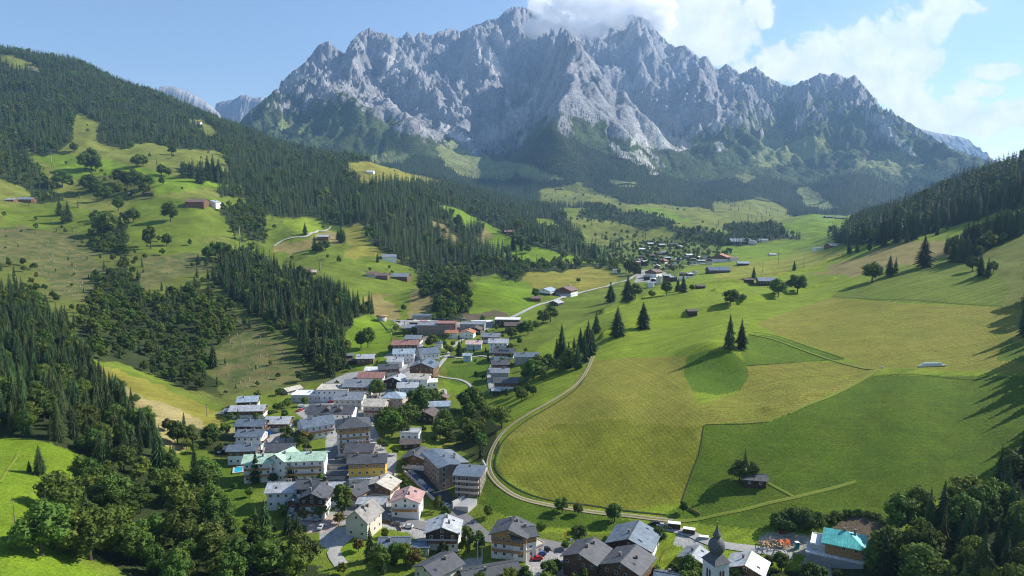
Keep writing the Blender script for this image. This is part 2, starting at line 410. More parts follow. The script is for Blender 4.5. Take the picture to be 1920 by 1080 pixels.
def hit(px, py, dmin=0):
    """world point where the line of sight through a pixel meets the land, and metres per pixel there"""
    u, s = us_of(px, py); u = float(u); s = float(s)
    a = min(max((u - U0) / (U1 - U0) * (NU1 - 1), 0), NU1 - 1.001); i = int(a); f = a - i
    col = S1[i] * (1 - f) + S1[i + 1] * f
    ok = np.where((col >= s) & (np.exp(gv1) > dmin))[0]
    if len(ok):
        j = ok[0]
        if j == 0: v = gv1[0]
        else:
            t = (s - col[j - 1]) / (col[j] - col[j - 1] + 1e-12); t = min(max(t, 0), 1)
            v = gv1[j - 1] + t * (gv1[j] - gv1[j - 1])
        y = math.exp(v)
    else:
        i2 = min(int((u - U0) / (U1 - U0) * (NU2 - 1)), NU2 - 1)
        ok = np.where(S2[i2] >= s)[0]
        y = gy2[ok[0]] if len(ok) else 2500.0
    X, Y = u * y * K, y * K
    return Vector((X, Y, gz(X, Y))), y * K / FPX * (CP - s * SP)

def inpoly(px, py, poly):
    res = np.zeros(np.shape(px), bool)
    n = len(poly)
    for i in range(n):
        x1, y1 = poly[i]; x2, y2 = poly[(i + 1) % n]
        if y1 == y2: continue
        cnd = ((y1 > py) != (y2 > py)) & (px < (x2 - x1) * (py - y1) / (y2 - y1) + x1)
        res ^= cnd
    return res
def P(s):
    v = [float(t) for t in s.split()]
    return list(zip(v[::2], v[1::2]))
# ------------------------------------------------------------------ land cover, painted in this order (later wins)
COLS = dict(
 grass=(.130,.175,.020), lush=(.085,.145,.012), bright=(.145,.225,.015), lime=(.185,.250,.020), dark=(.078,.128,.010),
 mown=(.225,.210,.035), mownlow=(.160,.170,.018), mownb=(.220,.235,.035), olive=(.165,.185,.035), dry=(.330,.270,.115), tan=(.240,.200,.070),
 rough=(.120,.140,.028), scrub=(.072,.102,.034), floor=(.038,.052,.017), clear=(.150,.140,.050), pale=(.225,.255,.090),
 pinkp=(.50,.37,.31), asphalt=(.075,.078,.085), paved=(.36,.35,.33), gravel=(.380,.350,.290), earth=(.130,.100,.065), rock=(.33,.32,.31), farm=(.125,.165,.030))
# name, polygon, nearest, farthest, colour, trees (kind, spacing, height, share of broadleaf, chance)
AR = []
def area(name, col, poly, d0=0, d1=9000, tr=None): AR.append((name, col, P(poly), d0, d1, tr))
SPFX = ('spruce', 7.5, 17, 0.04, 1.0)
area('wild', 'floor', '-900 -500 2900 -500 2900 460 -900 460', 2150, 9000, ('spruce', 12.5, 21, 0, .95))
area('mfoot', 'scrub', '-900 -500 2900 -500 2900 460 -900 460', 3250, 9000, ('spruce', 19, 19, 0, .55))
area('mbare', 'scrub', '-900 -500 2900 -500 2900 270 1740 270 1500 240 1300 262 1000 275 700 262 560 235 -900 225', 3500, 9000, None)
area('leftforest', 'floor', '-400 0 0 70 150 100 300 160 480 225 700 275 850 325 1000 380 1100 425 1200 495 1130 502 1000 500 900 520 850 560 800 590 760 540 770 500 700 500 690 440 640 430 500 405 450 470 300 470 100 420 -400 500', 830, 2900, ('spruce', 10.5, 22, .06, 1))
area('upmeadow', 'olive', '28 262 60 285 95 292 140 262 140 212 182 228 188 262 225 278 285 268 330 280 420 283 432 330 395 345 440 395 470 395 440 410 440 480 300 470 200 440 0 420 -300 430 -300 330 0 330 20 300', 780, 2900, ('broad', 46, 10, .8, .45))
area('upgreen', 'bright', '55 290 150 290 330 330 440 350 400 350 250 375 110 320', 850, 2000, ('broad', 46, 10, .9, .25))
area('upgreen2', 'grass', '240 372 470 372 480 450 300 440 240 400', 700, 1300, None)
area('treestrip', 'floor', '-300 200 10 245 40 270 80 330 120 375 135 405 90 400 40 350 0 335 -300 340', 780, 2000, ('spruce', 10, 16, .25, 1))
area('pocket1', 'floor', '180 245 215 250 217 272 185 268', 900, 2500, ('spruce', 11, 18, 0, 1))
area('pocket2', 'floor', '340 310 425 320 430 345 350 335', 900, 2500, ('spruce', 10, 16, .3, 1))
area('pocket3', 'floor', '420 390 470 380 520 430 525 465 470 450 425 425', 700, 2500, ('broad', 9, 13, .75, 1))
area('pocket4', 'rough', '150 330 240 330 290 352 280 380 190 375 150 355', 700, 2500, ('broad', 18, 11, 1, .7))
area('hutmeadow', 'olive', '355 224 378 222 403 240 400 268 385 262 372 240', 900, 2900, None)
area('topmeadow', 'olive', '0 100 60 118 72 132 45 133 0 115', 1200, 2900, None)
area('m2', 'mown', '645 303 700 303 780 320 838 345 825 352 740 340 690 345 655 325', 900, 2900, ('broad', 40, 9, 1, .2))
area('m3', 'grass', '505 402 600 408 640 425 690 430 705 440 700 505 775 500 775 560 800 592 735 612 690 600 680 550 640 500 560 500 500 470', 560, 1300, ('broad', 30, 10, .8, .35))
area('m3b', 'lime', '530 410 600 412 610 430 560 445 530 430', 700, 1500, None)
area('m3c', 'mown', '640 428 668 420 684 440 705 472 770 482 655 482', 700, 1500, None)
area('m3d', 'tan', '560 452 620 430 640 452 600 462 540 478 520 465', 700, 1500, None)
area('strip4', 'bright', '828 383 850 388 905 418 880 428 850 420', 800, 2500, None)
area('strip8', 'tan', '812 415 830 420 866 448 866 466 838 446', 800, 2500, None)
area('m5', 'bright', '893 412 940 430 962 446 1060 478 1140 498 1130 507 1000 497 970 488 930 478 905 455', 700, 2500, None)
area('m5b', 'tan', '895 418 925 440 926 458 905 452', 700, 2500, None)
area('m6', 'lime', '1000 408 1025 412 1050 430 1020 430', 800, 2500, None)
area('m7', 'bright', '1088 448 1110 452 1170 486 1165 494 1120 480 1092 466', 700, 2500, None)
area('m9', 'bright', '832 500 890 503 870 525 835 520', 600, 2500, None)
area('valley', 'grass', '640 1200 560 800 640 730 700 600 800 575 880 520 970 505 1180 500 1210 560 1010 640 950 780 870 900 900 1200', 0, 1010, None)
area('gully', 'tan', '770 545 845 525 835 560 790 606 760 600', 500, 1000, ('broad', 16, 6, .9, .35))
area('wood1', 'floor', '818 570 850 520 880 548 885 590 870 606 822 606', 480, 1000, ('broad', 8.5, 13, .8, 1))
area('wood2', 'floor', '780 500 830 505 960 500 1000 505 970 530 930 512 880 522 830 545 790 560', 500, 1100, ('broad', 9, 13, .6, .95))
area('fieldA', 'bright', '878 548 905 520 935 514 975 530 1010 552 1015 572 985 590 930 584 882 585', 480, 1100, None)
area('fieldB', 'mown', '972 512 1060 508 1130 504 1172 516 1130 540 1075 545 1010 548 978 530', 480, 1100, None)
area('hedgeB', 'floor', '960 496 1130 496 1180 490 1180 504 1130 505 1000 509 962 508', 700, 1150, ('spruce', 11, 14, .5, .8))
area('fieldC', 'grass', '1010 575 1060 560 1180 535 1200 530 1150 565 1040 600 990 600', 450, 1000, None)
# middle distance
area('midm1', 'olive', '1008 358 1090 342 1165 378 1335 392 1405 418 1340 432 1260 422 1180 402 1110 388 1010 384', 1500, 3600, ('spruce', 60, 15, .3, .25))
area('midm2', 'bright', '1180 386 1240 392 1295 415 1235 416', 1500, 3600, None)
area('midm3', 'olive', '1055 405 1200 415 1250 425 1240 445 1170 470 1110 460 1080 440', 1150, 2900, ('spruce', 26, 15, .4, .55))
area('midm4', 'olive', '1215 440 1262 432 1305 455 1290 470 1230 465', 1000, 2900, ('spruce', 50, 12, .4, .3))
area('midf1', 'floor', '1100 385 1150 388 1240 410 1280 425 1210 430 1080 405', 1200, 2900, ('spruce', 11, 14, .4, .9))
area('midf2', 'floor', '1255 425 1330 432 1395 455 1380 470 1330 470 1290 475', 1100, 2900, ('broad', 10, 13, .65, 1))
area('midf3', 'floor', '1350 430 1400 420 1480 425 1500 450 1440 452 1380 462', 1100, 2900, ('spruce', 11, 16, .3, 1))
area('midm5', 'olive', '1335 378 1430 372 1480 392 1500 410 1420 425 1350 405', 1600, 3200, ('spruce', 50, 16, 0, .3))
area('farm1', 'bright', '1450 428 1520 408 1650 402 1660 425 1560 436 1470 446', 1050, 2600, None)
area('farm2', 'bright', '1285 478 1340 462 1450 456 1600 432 1640 440 1480 470 1380 492 1280 500', 850, 2600, None)
area('village2', 'farm', '1130 480 1190 460 1230 440 1300 455 1370 470 1370 490 1290 498 1230 540 1180 530 1160 500', 780, 1700, ('broad', 15, 10, .85, .75))
# mountain meadows
area('al1', 'pale', '820 275 845 262 880 270 930 300 965 322 960 336 900 336 870 330 835 312', 2300, 5500, ('spruce', 90, 14, 0, .3))
area('al2', 'pale', '695 292 745 280 775 296 760 308 700 304', 2300, 5500, None)
area('al3', 'pale', '1420 225 1450 222 1470 245 1465 280 1430 275', 2300, 5500, None)
area('al4', 'pale', '1388 308 1440 278 1540 252 1555 285 1520 300 1440 312', 2300, 5500, ('spruce', 100, 14, 0, .3))
area('al5', 'pale', '1610 300 1650 285 1690 288 1770 325 1790 345 1700 330 1640 318', 2300, 5500, None)
area('al6', 'pale', '508 224 545 222 580 254 530 246', 2300, 5500, None)
area('al7', 'pale', '1500 352 1515 352 1570 388 1540 398 1500 380', 2300, 5500, None)
area('al8', 'pale', '1370 330 1400 325 1430 335 1400 345', 2300, 5500, None)
area('al9', 'pale', '930 300 1000 312 1060 335 1010 340 960 320', 2300, 5500, None)
area('al10', 'pale', '1570 300 1600 296 1640 318 1600 320', 2300, 5500, None)
area('al11', 'pale', '1135 335 1190 342 1200 352 1160 350', 2300, 5500, None)
# clear-cut hill on the left
area('hill', 'rough', '-400 400 0 405 150 425 300 455 430 480 600 545 700 590 690 650 620 730 430 770 300 710 170 660 -400 620', 330, 900, ('broad', 11, 9, .75, .42))
area('hilltopm', 'grass', '0 385 120 380 200 400 300 430 430 460 560 492 560 505 440 478 310 475 200 455 120 425 0 425', 560, 1000, ('broad', 30, 10, .8, .3))
area('clearcut', 'clear', '-200 440 60 425 140 440 190 500 185 570 100 560 60 490 -200 500', 380, 900, ('broad', 20, 5, .6, .3))
area('clearcut2', 'clear', '270 480 380 475 400 500 330 520 280 540 330 590 300 600 240 560', 380, 900, ('broad', 26, 7, .6, .3))
area('clearcut3', 'clear', '390 600 450 590 520 640 600 700 560 720 500 730 420 740 400 680', 330, 900, ('broad', 17, 5, .6, .4))
area('hillwood', 'floor', '180 520 230 500 290 560 380 540 420 560 470 620 420 640 390 700 420 750 330 720 250 690 170 670 150 600', 330, 900, ('broad', 8.0, 11, .72, .9))
area('hillforest', 'floor', '395 500 470 470 520 500 600 540 700 590 695 640 650 690 615 712 560 650 500 600 430 560', 330, 900, ('spruce', 6.8, 16, .10, 1))
area('hillwood2', 'floor', '170 405 240 420 240 480 170 470', 380, 1000, ('broad', 9, 12, .9, .85))
# dry spur meadow and near left
area('nearforest', 'floor', '-300 520 -60 480 60 560 130 630 165 690 215 740 262 800 335 885 300 905 200 880 140 845 60 822 -300 810', 0, 520, ('spruce', 5.6, 13.5, .16, 1))
area('drymeadow', 'dry', '172 683 240 700 330 735 400 768 448 790 440 810 400 820 360 835 330 850 290 815 235 745 180 712', 0, 420, ('broad', 16, 5, .9, .12))
area('dry2', 'mown', '172 683 240 700 330 735 400 768 448 790 440 803 400 800 340 770 250 735', 0, 420, None)
area('drywood', 'floor', '330 795 350 790 380 800 445 825 450 870 420 860 370 835 330 825', 0, 420, ('broad', 7.5, 7.5, .9, .55))
area('nearmeadow', 'lush', '330 842 380 855 440 880 500 905 500 1000 440 1010 400 900', 0, 300, None)
area('leftmeadow', 'bright', '-300 818 60 822 130 845 195 880 120 960 60 1000 0 1100 -300 1200', 0, 300, ('broad', 40, 6, .6, .1))
area('leftmeadow2', 'bright', '0 985 60 1010 160 1060 500 1300 -300 1300', 0, 300, None)
area('broadband', 'floor', '150 905 215 875 330 885 395 905 430 960 445 1000 520 1010 620 1010 650 1110 300 1120 180 1040 110 1010 60 985', 0, 300, ('broad', 8.2, 13.5, .93, 1))
area('glade', 'bright', '230 985 320 975 330 990 290 1010 180 1020', 0, 300, None)
# right side
area('rightslope', 'lime', '1010 650 1100 600 1200 560 1290 500 1640 455 1920 385 2400 300 2400 1300 1230 1300 1230 1000 950 1000 890 900 940 780', 0, 1100, None)
area('r9', 'mownb', '1335 508 1420 490 1580 465 1590 480 1490 510 1400 528 1340 520', 600, 1300, None)
area('r8', 'tan', '1530 512 1620 480 1660 458 1700 452 1790 458 1830 475 1740 492 1600 516', 380, 900, None)
area('r10', 'olive', '1800 560 1830 480 1920 440 2300 400 2300 640 1930 600 1890 575', 260, 800, ('broad', 40, 6, .8, .2))
area('r7', 'grass', '1556 556 1640 520 1700 497 1800 490 1860 500 1892 540 1880 574 1700 568', 300, 700, None)
area('r1', 'mown', '1418 606 1460 590 1560 558 1700 570 1880 576 1960 590 1950 702 1700 690 1640 690 1540 655 1450 625', 0, 700, None)
area('r1b', 'lush', '1870 640 1895 638 1930 650 1930 680 1876 675', 0, 700, None)
area('r2', 'lush', '1404 626 1450 630 1583 673 1500 678 1400 687 1385 650', 0, 500, None)
area('r3', 'mown', '1400 686 1500 679 1600 680 1655 692 1640 702 1560 742 1440 790 1320 796 1305 760 1380 738 1402 712', 0, 500, None)
area('r5', 'mown', '1108 676 1200 671 1290 667 1300 740 1310 760 1320 796 1310 850 1275 942 1180 958 1050 947 965 907 935 872 952 812 1000 780 1060 738', 0, 500, None)
area('r5low', 'mownlow', '938 828 1010 812 1120 786 1240 800 1318 797 1310 850 1275 942 1180 958 1050 947 965 907 935 872', 0, 500, None)
area('r4', 'lush', '1285 672 1320 657 1370 657 1398 680 1404 705 1388 732 1345 741 1300 733 1283 705', 0, 500, None)
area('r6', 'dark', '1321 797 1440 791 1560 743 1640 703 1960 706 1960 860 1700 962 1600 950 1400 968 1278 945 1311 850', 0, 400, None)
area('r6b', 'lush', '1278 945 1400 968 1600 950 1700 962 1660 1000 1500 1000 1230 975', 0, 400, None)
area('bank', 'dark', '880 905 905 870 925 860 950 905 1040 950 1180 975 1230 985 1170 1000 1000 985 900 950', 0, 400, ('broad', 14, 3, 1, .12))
area('stream', 'floor', '820 790 900 760 935 800 930 850 905 870 870 850 830 840', 0, 400, ('broad', 7, 11, .9, .95))
area('rightforest', 'floor', '1560 455 1640 458 1700 446 1790 424 1860 402 1930 384 2400 300 2400 250 1920 290 1800 340 1700 380 1640 400 1560 440', 520, 2000, ('spruce', 9, 24, .06, 1))
area('cluster', 'floor', '1770 478 1830 440 1930 400 1930 440 1860 460 1840 490 1790 494', 350, 900, ('spruce', 8, 17, .3, .8))
area('edgewood', 'floor', '1925 545 2300 500 2300 840 1960 860 1930 780', 0, 500, ('spruce', 8, 19, .4, .9))
area('cornerwood', 'floor', '1960 820 1880 900 1760 972 1690 1000 1640 1050 1640 1130 2300 1250 2300 820', 0, 300, ('spruce', 7, 15, .45, 1))
area('bottomwood', 'floor', '1440 1072 1640 1050 1640 1300 980 1300 960 1092 1080 1085 1240 1095 1300 1080 1420 1100', 0, 260, ('broad', 7, 8, .95, .9))
# village grounds
area('gardens', 'grass', '440 745 560 735 640 700 690 640 745 600 905 606 960 625 1010 680 960 740 900 760 850 800 800 850 880 900 950 1000 900 1080 640 1090 480 1010 470 920 430 860', 0, 640, ('broad', 8.5, 5.6, .85, .42))
for q in ('600 722 650 700 720 688 780 690 806 712 790 740 745 765 700 778 640 795 600 775 560 768', '612 800 700 796 716 830 745 842 745 872 610 862', '440 800 500 788 552 800 550 842 500 850 440 856', '735 648 790 640 800 668 760 690 720 690 720 668', '505 925 560 960 640 960 700 930 745 900 745 940 700 985 640 985 560 985'):
    area('paved_core', 'paved', q, 0, 700, ('broad', 10, 4.8, .9, .34))
for q in ('606 850 628 843 655 905 640 925 618 890', '560 755 600 752 600 770 575 790 556 775', '700 955 800 975 860 1000 800 1008 705 985', '768 988 802 982 806 1034 768 1000', '860 1050 905 1044 905 1058 868 1070', '985 1032 1070 1025 1060 1055 985 1062',
          '600 990 655 985 655 1010 632 1040 600 1022', '694 775 745 755 760 770 720 790 700 800', '720 722 740 718 744 734 722 738', '488 802 545 796 545 818 500 832', '766 690 812 660 818 690 800 730 770 720', '640 860 700 862 740 860 745 900 715 880 655 905',
          '776 640 790 638 792 655 775 660', '735 600 905 606 930 610 905 622 760 618', '640 745 740 745 745 760 640 775', '500 890 640 885 640 900 500 905', '1195 505 1250 510 1240 525 1190 530', '916 688 928 686 926 735 914 735', '1270 1000 1310 1010 1330 1040 1262 1020', '995 1060 1090 1062 1090 1100 960 1100', '1522 1030 1560 1050 1560 1085 1500 1060'):
    area('paved_yard', 'paved', q, 0, 1300, None)
area('forecourt', 'pinkp', '574 985 600 968 645 966 632 992 576 1000', 0, 300, None)
area('asphalt_lot', 'asphalt', '758 886 800 878 850 930 842 948 822 948', 0, 330, None)
area('asphalt2', 'asphalt', '622 858 650 858 655 888 628 890', 0, 330, None)
area('lawn', 'bright', '655 985 712 985 700 1020 640 1050 632 1040', 0, 300, None)
area('lawn2', 'lime', '722 835 755 832 755 850 725 850', 0, 400, None)
area('slopemead', 'bright', '660 600 690 590 735 605 745 625 738 655 715 690 660 690 640 660', 330, 640, None)
area('footmead', 'lush', '840 690 905 672 925 690 915 740 880 735 850 715', 250, 560, None)
area('footmead2', 'bright', '830 712 870 722 888 735 880 770 850 745', 250, 560, None)
area('retain', 'earth', '860 585 885 583 950 585 948 596 880 600', 350, 640, None)
area('villayard', 'earth', '1552 992 1580 975 1625 968 1665 982 1684 1006 1676 1030 1640 1060 1560 1040', 0, 260, None)
area('site', 'gravel', '1420 1012 1440 995 1480 1000 1530 1012 1530 1040 1430 1030', 0, 260, None)
area('scar', 'tan', '690 555 720 550 745 590 735 600 700 590', 400, 900, None)
area('brownbank', 'mown', '800 850 860 810 900 785 905 795 860 825 815 862', 0, 400, None)
NEAR_FIELDS = {'paved_core', 'forecourt', 'asphalt_lot', 'asphalt2', 'paved_yard', 'lawn', 'lawn2', 'r1', 'r2', 'r3', 'r5', 'r4', 'r6', 'r6b', 'r7', 'rightslope', 'bank', 'nearmeadow', 'leftmeadow', 'leftmeadow2'}

def classify(px, py, d):
    cls = np.full(px.shape, -1, int)
    # uneven, natural edges for the wild areas; fields keep straight ones
    wob = np.clip((py - 150) / 300, .45, 1.0)
    jx = px + 4.0 * fbm(px / 14, py / 9, 2, 90) + 30 * wob * fbm(px / 60, py / 26, 3, 91); jy = py + 2.0 * fbm(px / 14, py / 9, 2, 95) + 11 * wob * fbm(px / 60, py / 30, 3, 96)
    for i, (nm, col, poly, d0, d1, tr) in enumerate(AR):
        field = nm in NEAR_FIELDS
        xs = [p[0] for p in poly]; ys = [p[1] for p in poly]
        m = (d >= d0) & (d <= d1) & (px > min(xs) - 8) & (px < max(xs) + 8) & (py > min(ys) - 8) & (py < max(ys) + 8)
        idx = np.nonzero(m)
        if len(idx[0]) == 0: continue
        ins = inpoly((px if field else jx)[idx], (py if field else jy)[idx], poly)
        sub = tuple(a[ins] for a in idx)
        cls[sub] = i
    return cls
cls1 = classify(S1px, S1py, YY)
colarr = np.array([COLS[a[1]] for a in AR] + [COLS['grass']])
C1 = colarr[cls1]
wildcol = np.array([0.0 if a[0] in NEAR_FIELDS else 1.0 for a in AR] + [1.0])[cls1]
n1 = fbm(XX / 30, YY / 30, 4, 61); n2 = fbm(XX / 9, YY / 9, 3, 63)
C1 = C1 * (1 + ((0.12 + 0.34 * wildcol) * n1)[..., None] + 0.16 * wildcol[..., None] * n2[..., None])
warm = np.clip(fbm(XX / 55, YY / 55, 3, 71) * 1.2, 0, 1)[..., None] * (0.25 + 0.4 * wildcol[..., None])
C1 = C1 * (1 - warm * 0.6) + np.array(COLS['olive']) * 1.15 * warm * 0.6
names = [a[0] for a in AR]
def isin(*nn): return np.isin(cls1, [names.index(n) for n in nn])
# mowing stripes
MOW = np.zeros(XX.shape + (3,))
def stripes(mask, ang, wid, amt, seed):
    q = XX * math.cos(ang) + YY * math.sin(ang) + 1.6 * fbm(XX / 60, YY / 60, 2, seed)
    MOW[..., 0] = np.where(mask, q / wid, MOW[..., 0]); MOW[..., 1] = np.where(mask, amt, MOW[..., 1])
stripes(isin('r1', 'r3'), R(97), 1.7, .16, 3)
stripes(isin('r5', 'r5low'), R(16), 1.7, .11, 4)
stripes(isin('r9'), R(115), 8.0, .30, 5)
stripes(isin('rightslope', 'r7'), R(112), 5.0, .15, 5)
stripes(isin('fieldB', 'fieldA', 'farm1', 'farm2'), R(80), 6.0, .12, 5)
stripes(isin('dry2', 'drymeadow'), R(140), 2.5, .14, 5)
stripes(isin('r6', 'r6b', 'r2'), R(75), 2.6, .06, 5)
MOW[..., 2] = np.where(isin('paved_core', 'paved_yard', 'forecourt', 'asphalt_lot', 'asphalt2'), 1.0, 0.0)
# patchy greener tints in the mown fields
m = isin('r5', 'r1', 'r3')
g = np.clip(0.5 + 1.1 * fbm(XX / 26, YY / 26, 3, 81), 0, 1)[..., None]
C1 = np.where(m[..., None], C1 * (1 - .5 * g) + np.array((.150, .180, .022)) * .5 * g, C1)
m = isin('r6', 'r6b', 'r2', 'rightslope', 'r7', 'nearmeadow', 'leftmeadow')
g = np.clip(0.3 + 1.5 * fbm(XX / 18, YY / 18, 4, 85), 0, 1)[..., None]
C1 = np.where(m[..., None], C1 * (1 - .35 * g) + np.array((.125, .150, .012)) * .35 * g, C1)
# grey slash, stumps' litter on the clear-cut
m = isin('clearcut', 'clearcut2', 'clearcut3')
g = np.clip(0.35 + 1.8 * fbm(XX / 12, YY / 12, 4, 83), 0, 1)[..., None]
C1 = np.where(m[..., None], C1 * (1 - g) + np.array((.075, .105, .028)) * g, C1)

# mountain colours
dzx = np.gradient(Zm, axis=0) / np.gradient(X2m, axis=0)
dzy = np.gradient(Zm, axis=1) / np.gradient(Y2m, axis=1)
slope = np.sqrt(dzx ** 2 + dzy ** 2)
lap = np.zeros_like(Zm)
lap[2:-2, 2:-2] = (Zm[4:, 2:-2] + Zm[:-4, 2:-2] + Zm[2:-2, 4:] + Zm[2:-2, :-4] - 4 * Zm[2:-2, 2:-2])
cls2 = classify(S2px, S2py, Y2m)
rockline = np.interp(S2px, [300, 460, 520, 580, 640, 700, 760, 830, 900, 960, 1000, 1060, 1150, 1200, 1280, 1350, 1420, 1480, 1560, 1640, 1750, 1900],
                           [110, 122, 128, 145, 175, 212, 245, 265, 275, 258, 215, 232, 244, 266, 246, 225, 190, 150, 165, 180, 215, 255])
nz = fbm(X2m / 200, Y2m / 320, 4, 101) * 44 + fbm(X2m / 50, Y2m / 60, 3, 105) * 30
rockw = np.clip((rockline - S2py + nz + (slope - 0.9) * 26) / 10, 0, 1)
rock = np.array((.262, .263, .272)) * (1.0 + .55 * fbm(X2m / 150, Y2m / 150, 4, 111) + .34 * fbm(X2m / 60 + Zm / 90, Zm / 13, 4, 113))[..., None]
scree_w = np.clip((lap - 4) / 14, 0, 1) * np.clip(1.25 - slope, 0, 1) * 0
veg = colarr[cls2] * (0.85 + .5 * fbm(X2m / 120, Y2m / 120, 4, 121))[..., None]
C2 = veg * (1 - rockw[..., None]) + rock * rockw[..., None]
SCREE_SUNLIT_ROCK = [P('855 252 890 262 905 240 935 232 960 200 968 215 945 250 920 262 900 285 880 290 905 270 880 262'),
         P('1190 235 1215 232 1228 255 1275 268 1283 278 1250 276 1215 270 1185 268 1195 250'),
         P('950 205 985 200 1000 168 1012 165 992 215 975 242 940 264 912 264 938 245'), P('1190 230 1225 228 1240 250 1300 270 1285 282 1230 280 1180 270 1195 252'), P('1180 285 1200 280 1235 325 1225 328'), P('1205 275 1225 285 1250 315 1242 316'), P('820 225 850 240 880 262 870 268 835 250'), P('940 145 965 150 1005 160 998 166 960 158'), P('848 140 880 138 890 148 870 150'),  # central fan: sunlit rock, its brightness painted into the colour
         P('1155 148 1185 158 1192 170 1170 165'), P('980 240 988 250 975 275 970 270 980 255'),
         P('1140 270 1150 268 1190 300 1210 310 1195 310 1160 290'), P('1350 215 1358 212 1340 250 1334 240'),
         P('1372 220 1400 215 1385 228 1372 245'), P('1490 222 1520 212 1500 235 1488 232'), P('1630 205 1660 225 1720 295 1705 290 1660 255 1640 230'),
         P('700 95 745 100 790 140 740 130'), P('890 85 920 92 940 120 960 150 980 170 950 200 945 160 915 120'), P('1340 268 1352 262 1362 280 1350 285')]
sw = np.zeros(S2px.shape)
jx = S2px + 7 * fbm(S2px / 10, S2py / 12, 3, 131); jy = S2py + 7 * fbm(S2px / 12, S2py / 10, 3, 133)
for q in SCREE_SUNLIT_ROCK: sw[inpoly(jx, jy, q) & (Y2m < RD + 200)] = 1  # scree, plus the sunlit central rock painted pale
sw *= np.clip(0.75 + 1.0 * fbm(X2m / 40, Y2m / 60, 3, 137), 0, 1)
C2 = C2 * (1 - .85 * sw[..., None]) + np.array((.56, .54, .51)) * .85 * sw[..., None]

# ------------------------------------------------------------------ materials
MATS = {}
def new_mat(name):
    m = bpy.data.materials.new(name); m.use_nodes = True
    nt = m.node_tree; return m, nt, nt.nodes['Principled BSDF']
def mat(name, col, rough=.8, noise=.18, scale=.6, metal=0, spec=.3, bump=0, bscale=4):
    if name in MATS: return MATS[name]
    m, nt, b = new_mat(name)
    tc = nt.nodes.new('ShaderNodeTexCoord'); n = nt.nodes.new('ShaderNodeTexNoise')
    n.inputs['Scale'].default_value = scale; n.inputs['Detail'].default_value = 4
    nt.links.new(tc.outputs['Object'], n.inputs['Vector'])
    mr = nt.nodes.new('ShaderNodeMapRange')
    mr.inputs['From Min'].default_value = .3; mr.inputs['From Max'].default_value = .7
    mr.inputs['To Min'].default_value = 1 - noise; mr.inputs['To Max'].default_value = 1 + noise
    nt.links.new(n.outputs['Fac'], mr.inputs['Value'])
    mx = nt.nodes.new('ShaderNodeVectorMath'); mx.operation = 'SCALE'
    mx.inputs[0].default_value = col[:3]
    nt.links.new(mr.outputs[0], mx.inputs['Scale'])
    nt.links.new(mx.outputs[0], b.inputs['Base Color'])
    b.inputs['Roughness'].default_value = rough; b.inputs['Metallic'].default_value = metal
    b.inputs['Specular IOR Level'].default_value = spec
    if bump:
        bp = nt.nodes.new('ShaderNodeBump'); bp.inputs['Strength'].default_value = bump; bp.inputs['Distance'].default_value = .1
        n2 = nt.nodes.new('ShaderNodeTexNoise'); n2.inputs['Scale'].default_value = bscale
        nt.links.new(tc.outputs['Object'], n2.inputs['Vector']); nt.links.new(n2.outputs['Fac'], bp.inputs['Height'])
        nt.links.new(bp.outputs[0], b.inputs['Normal'])
    MATS[name] = m; return m

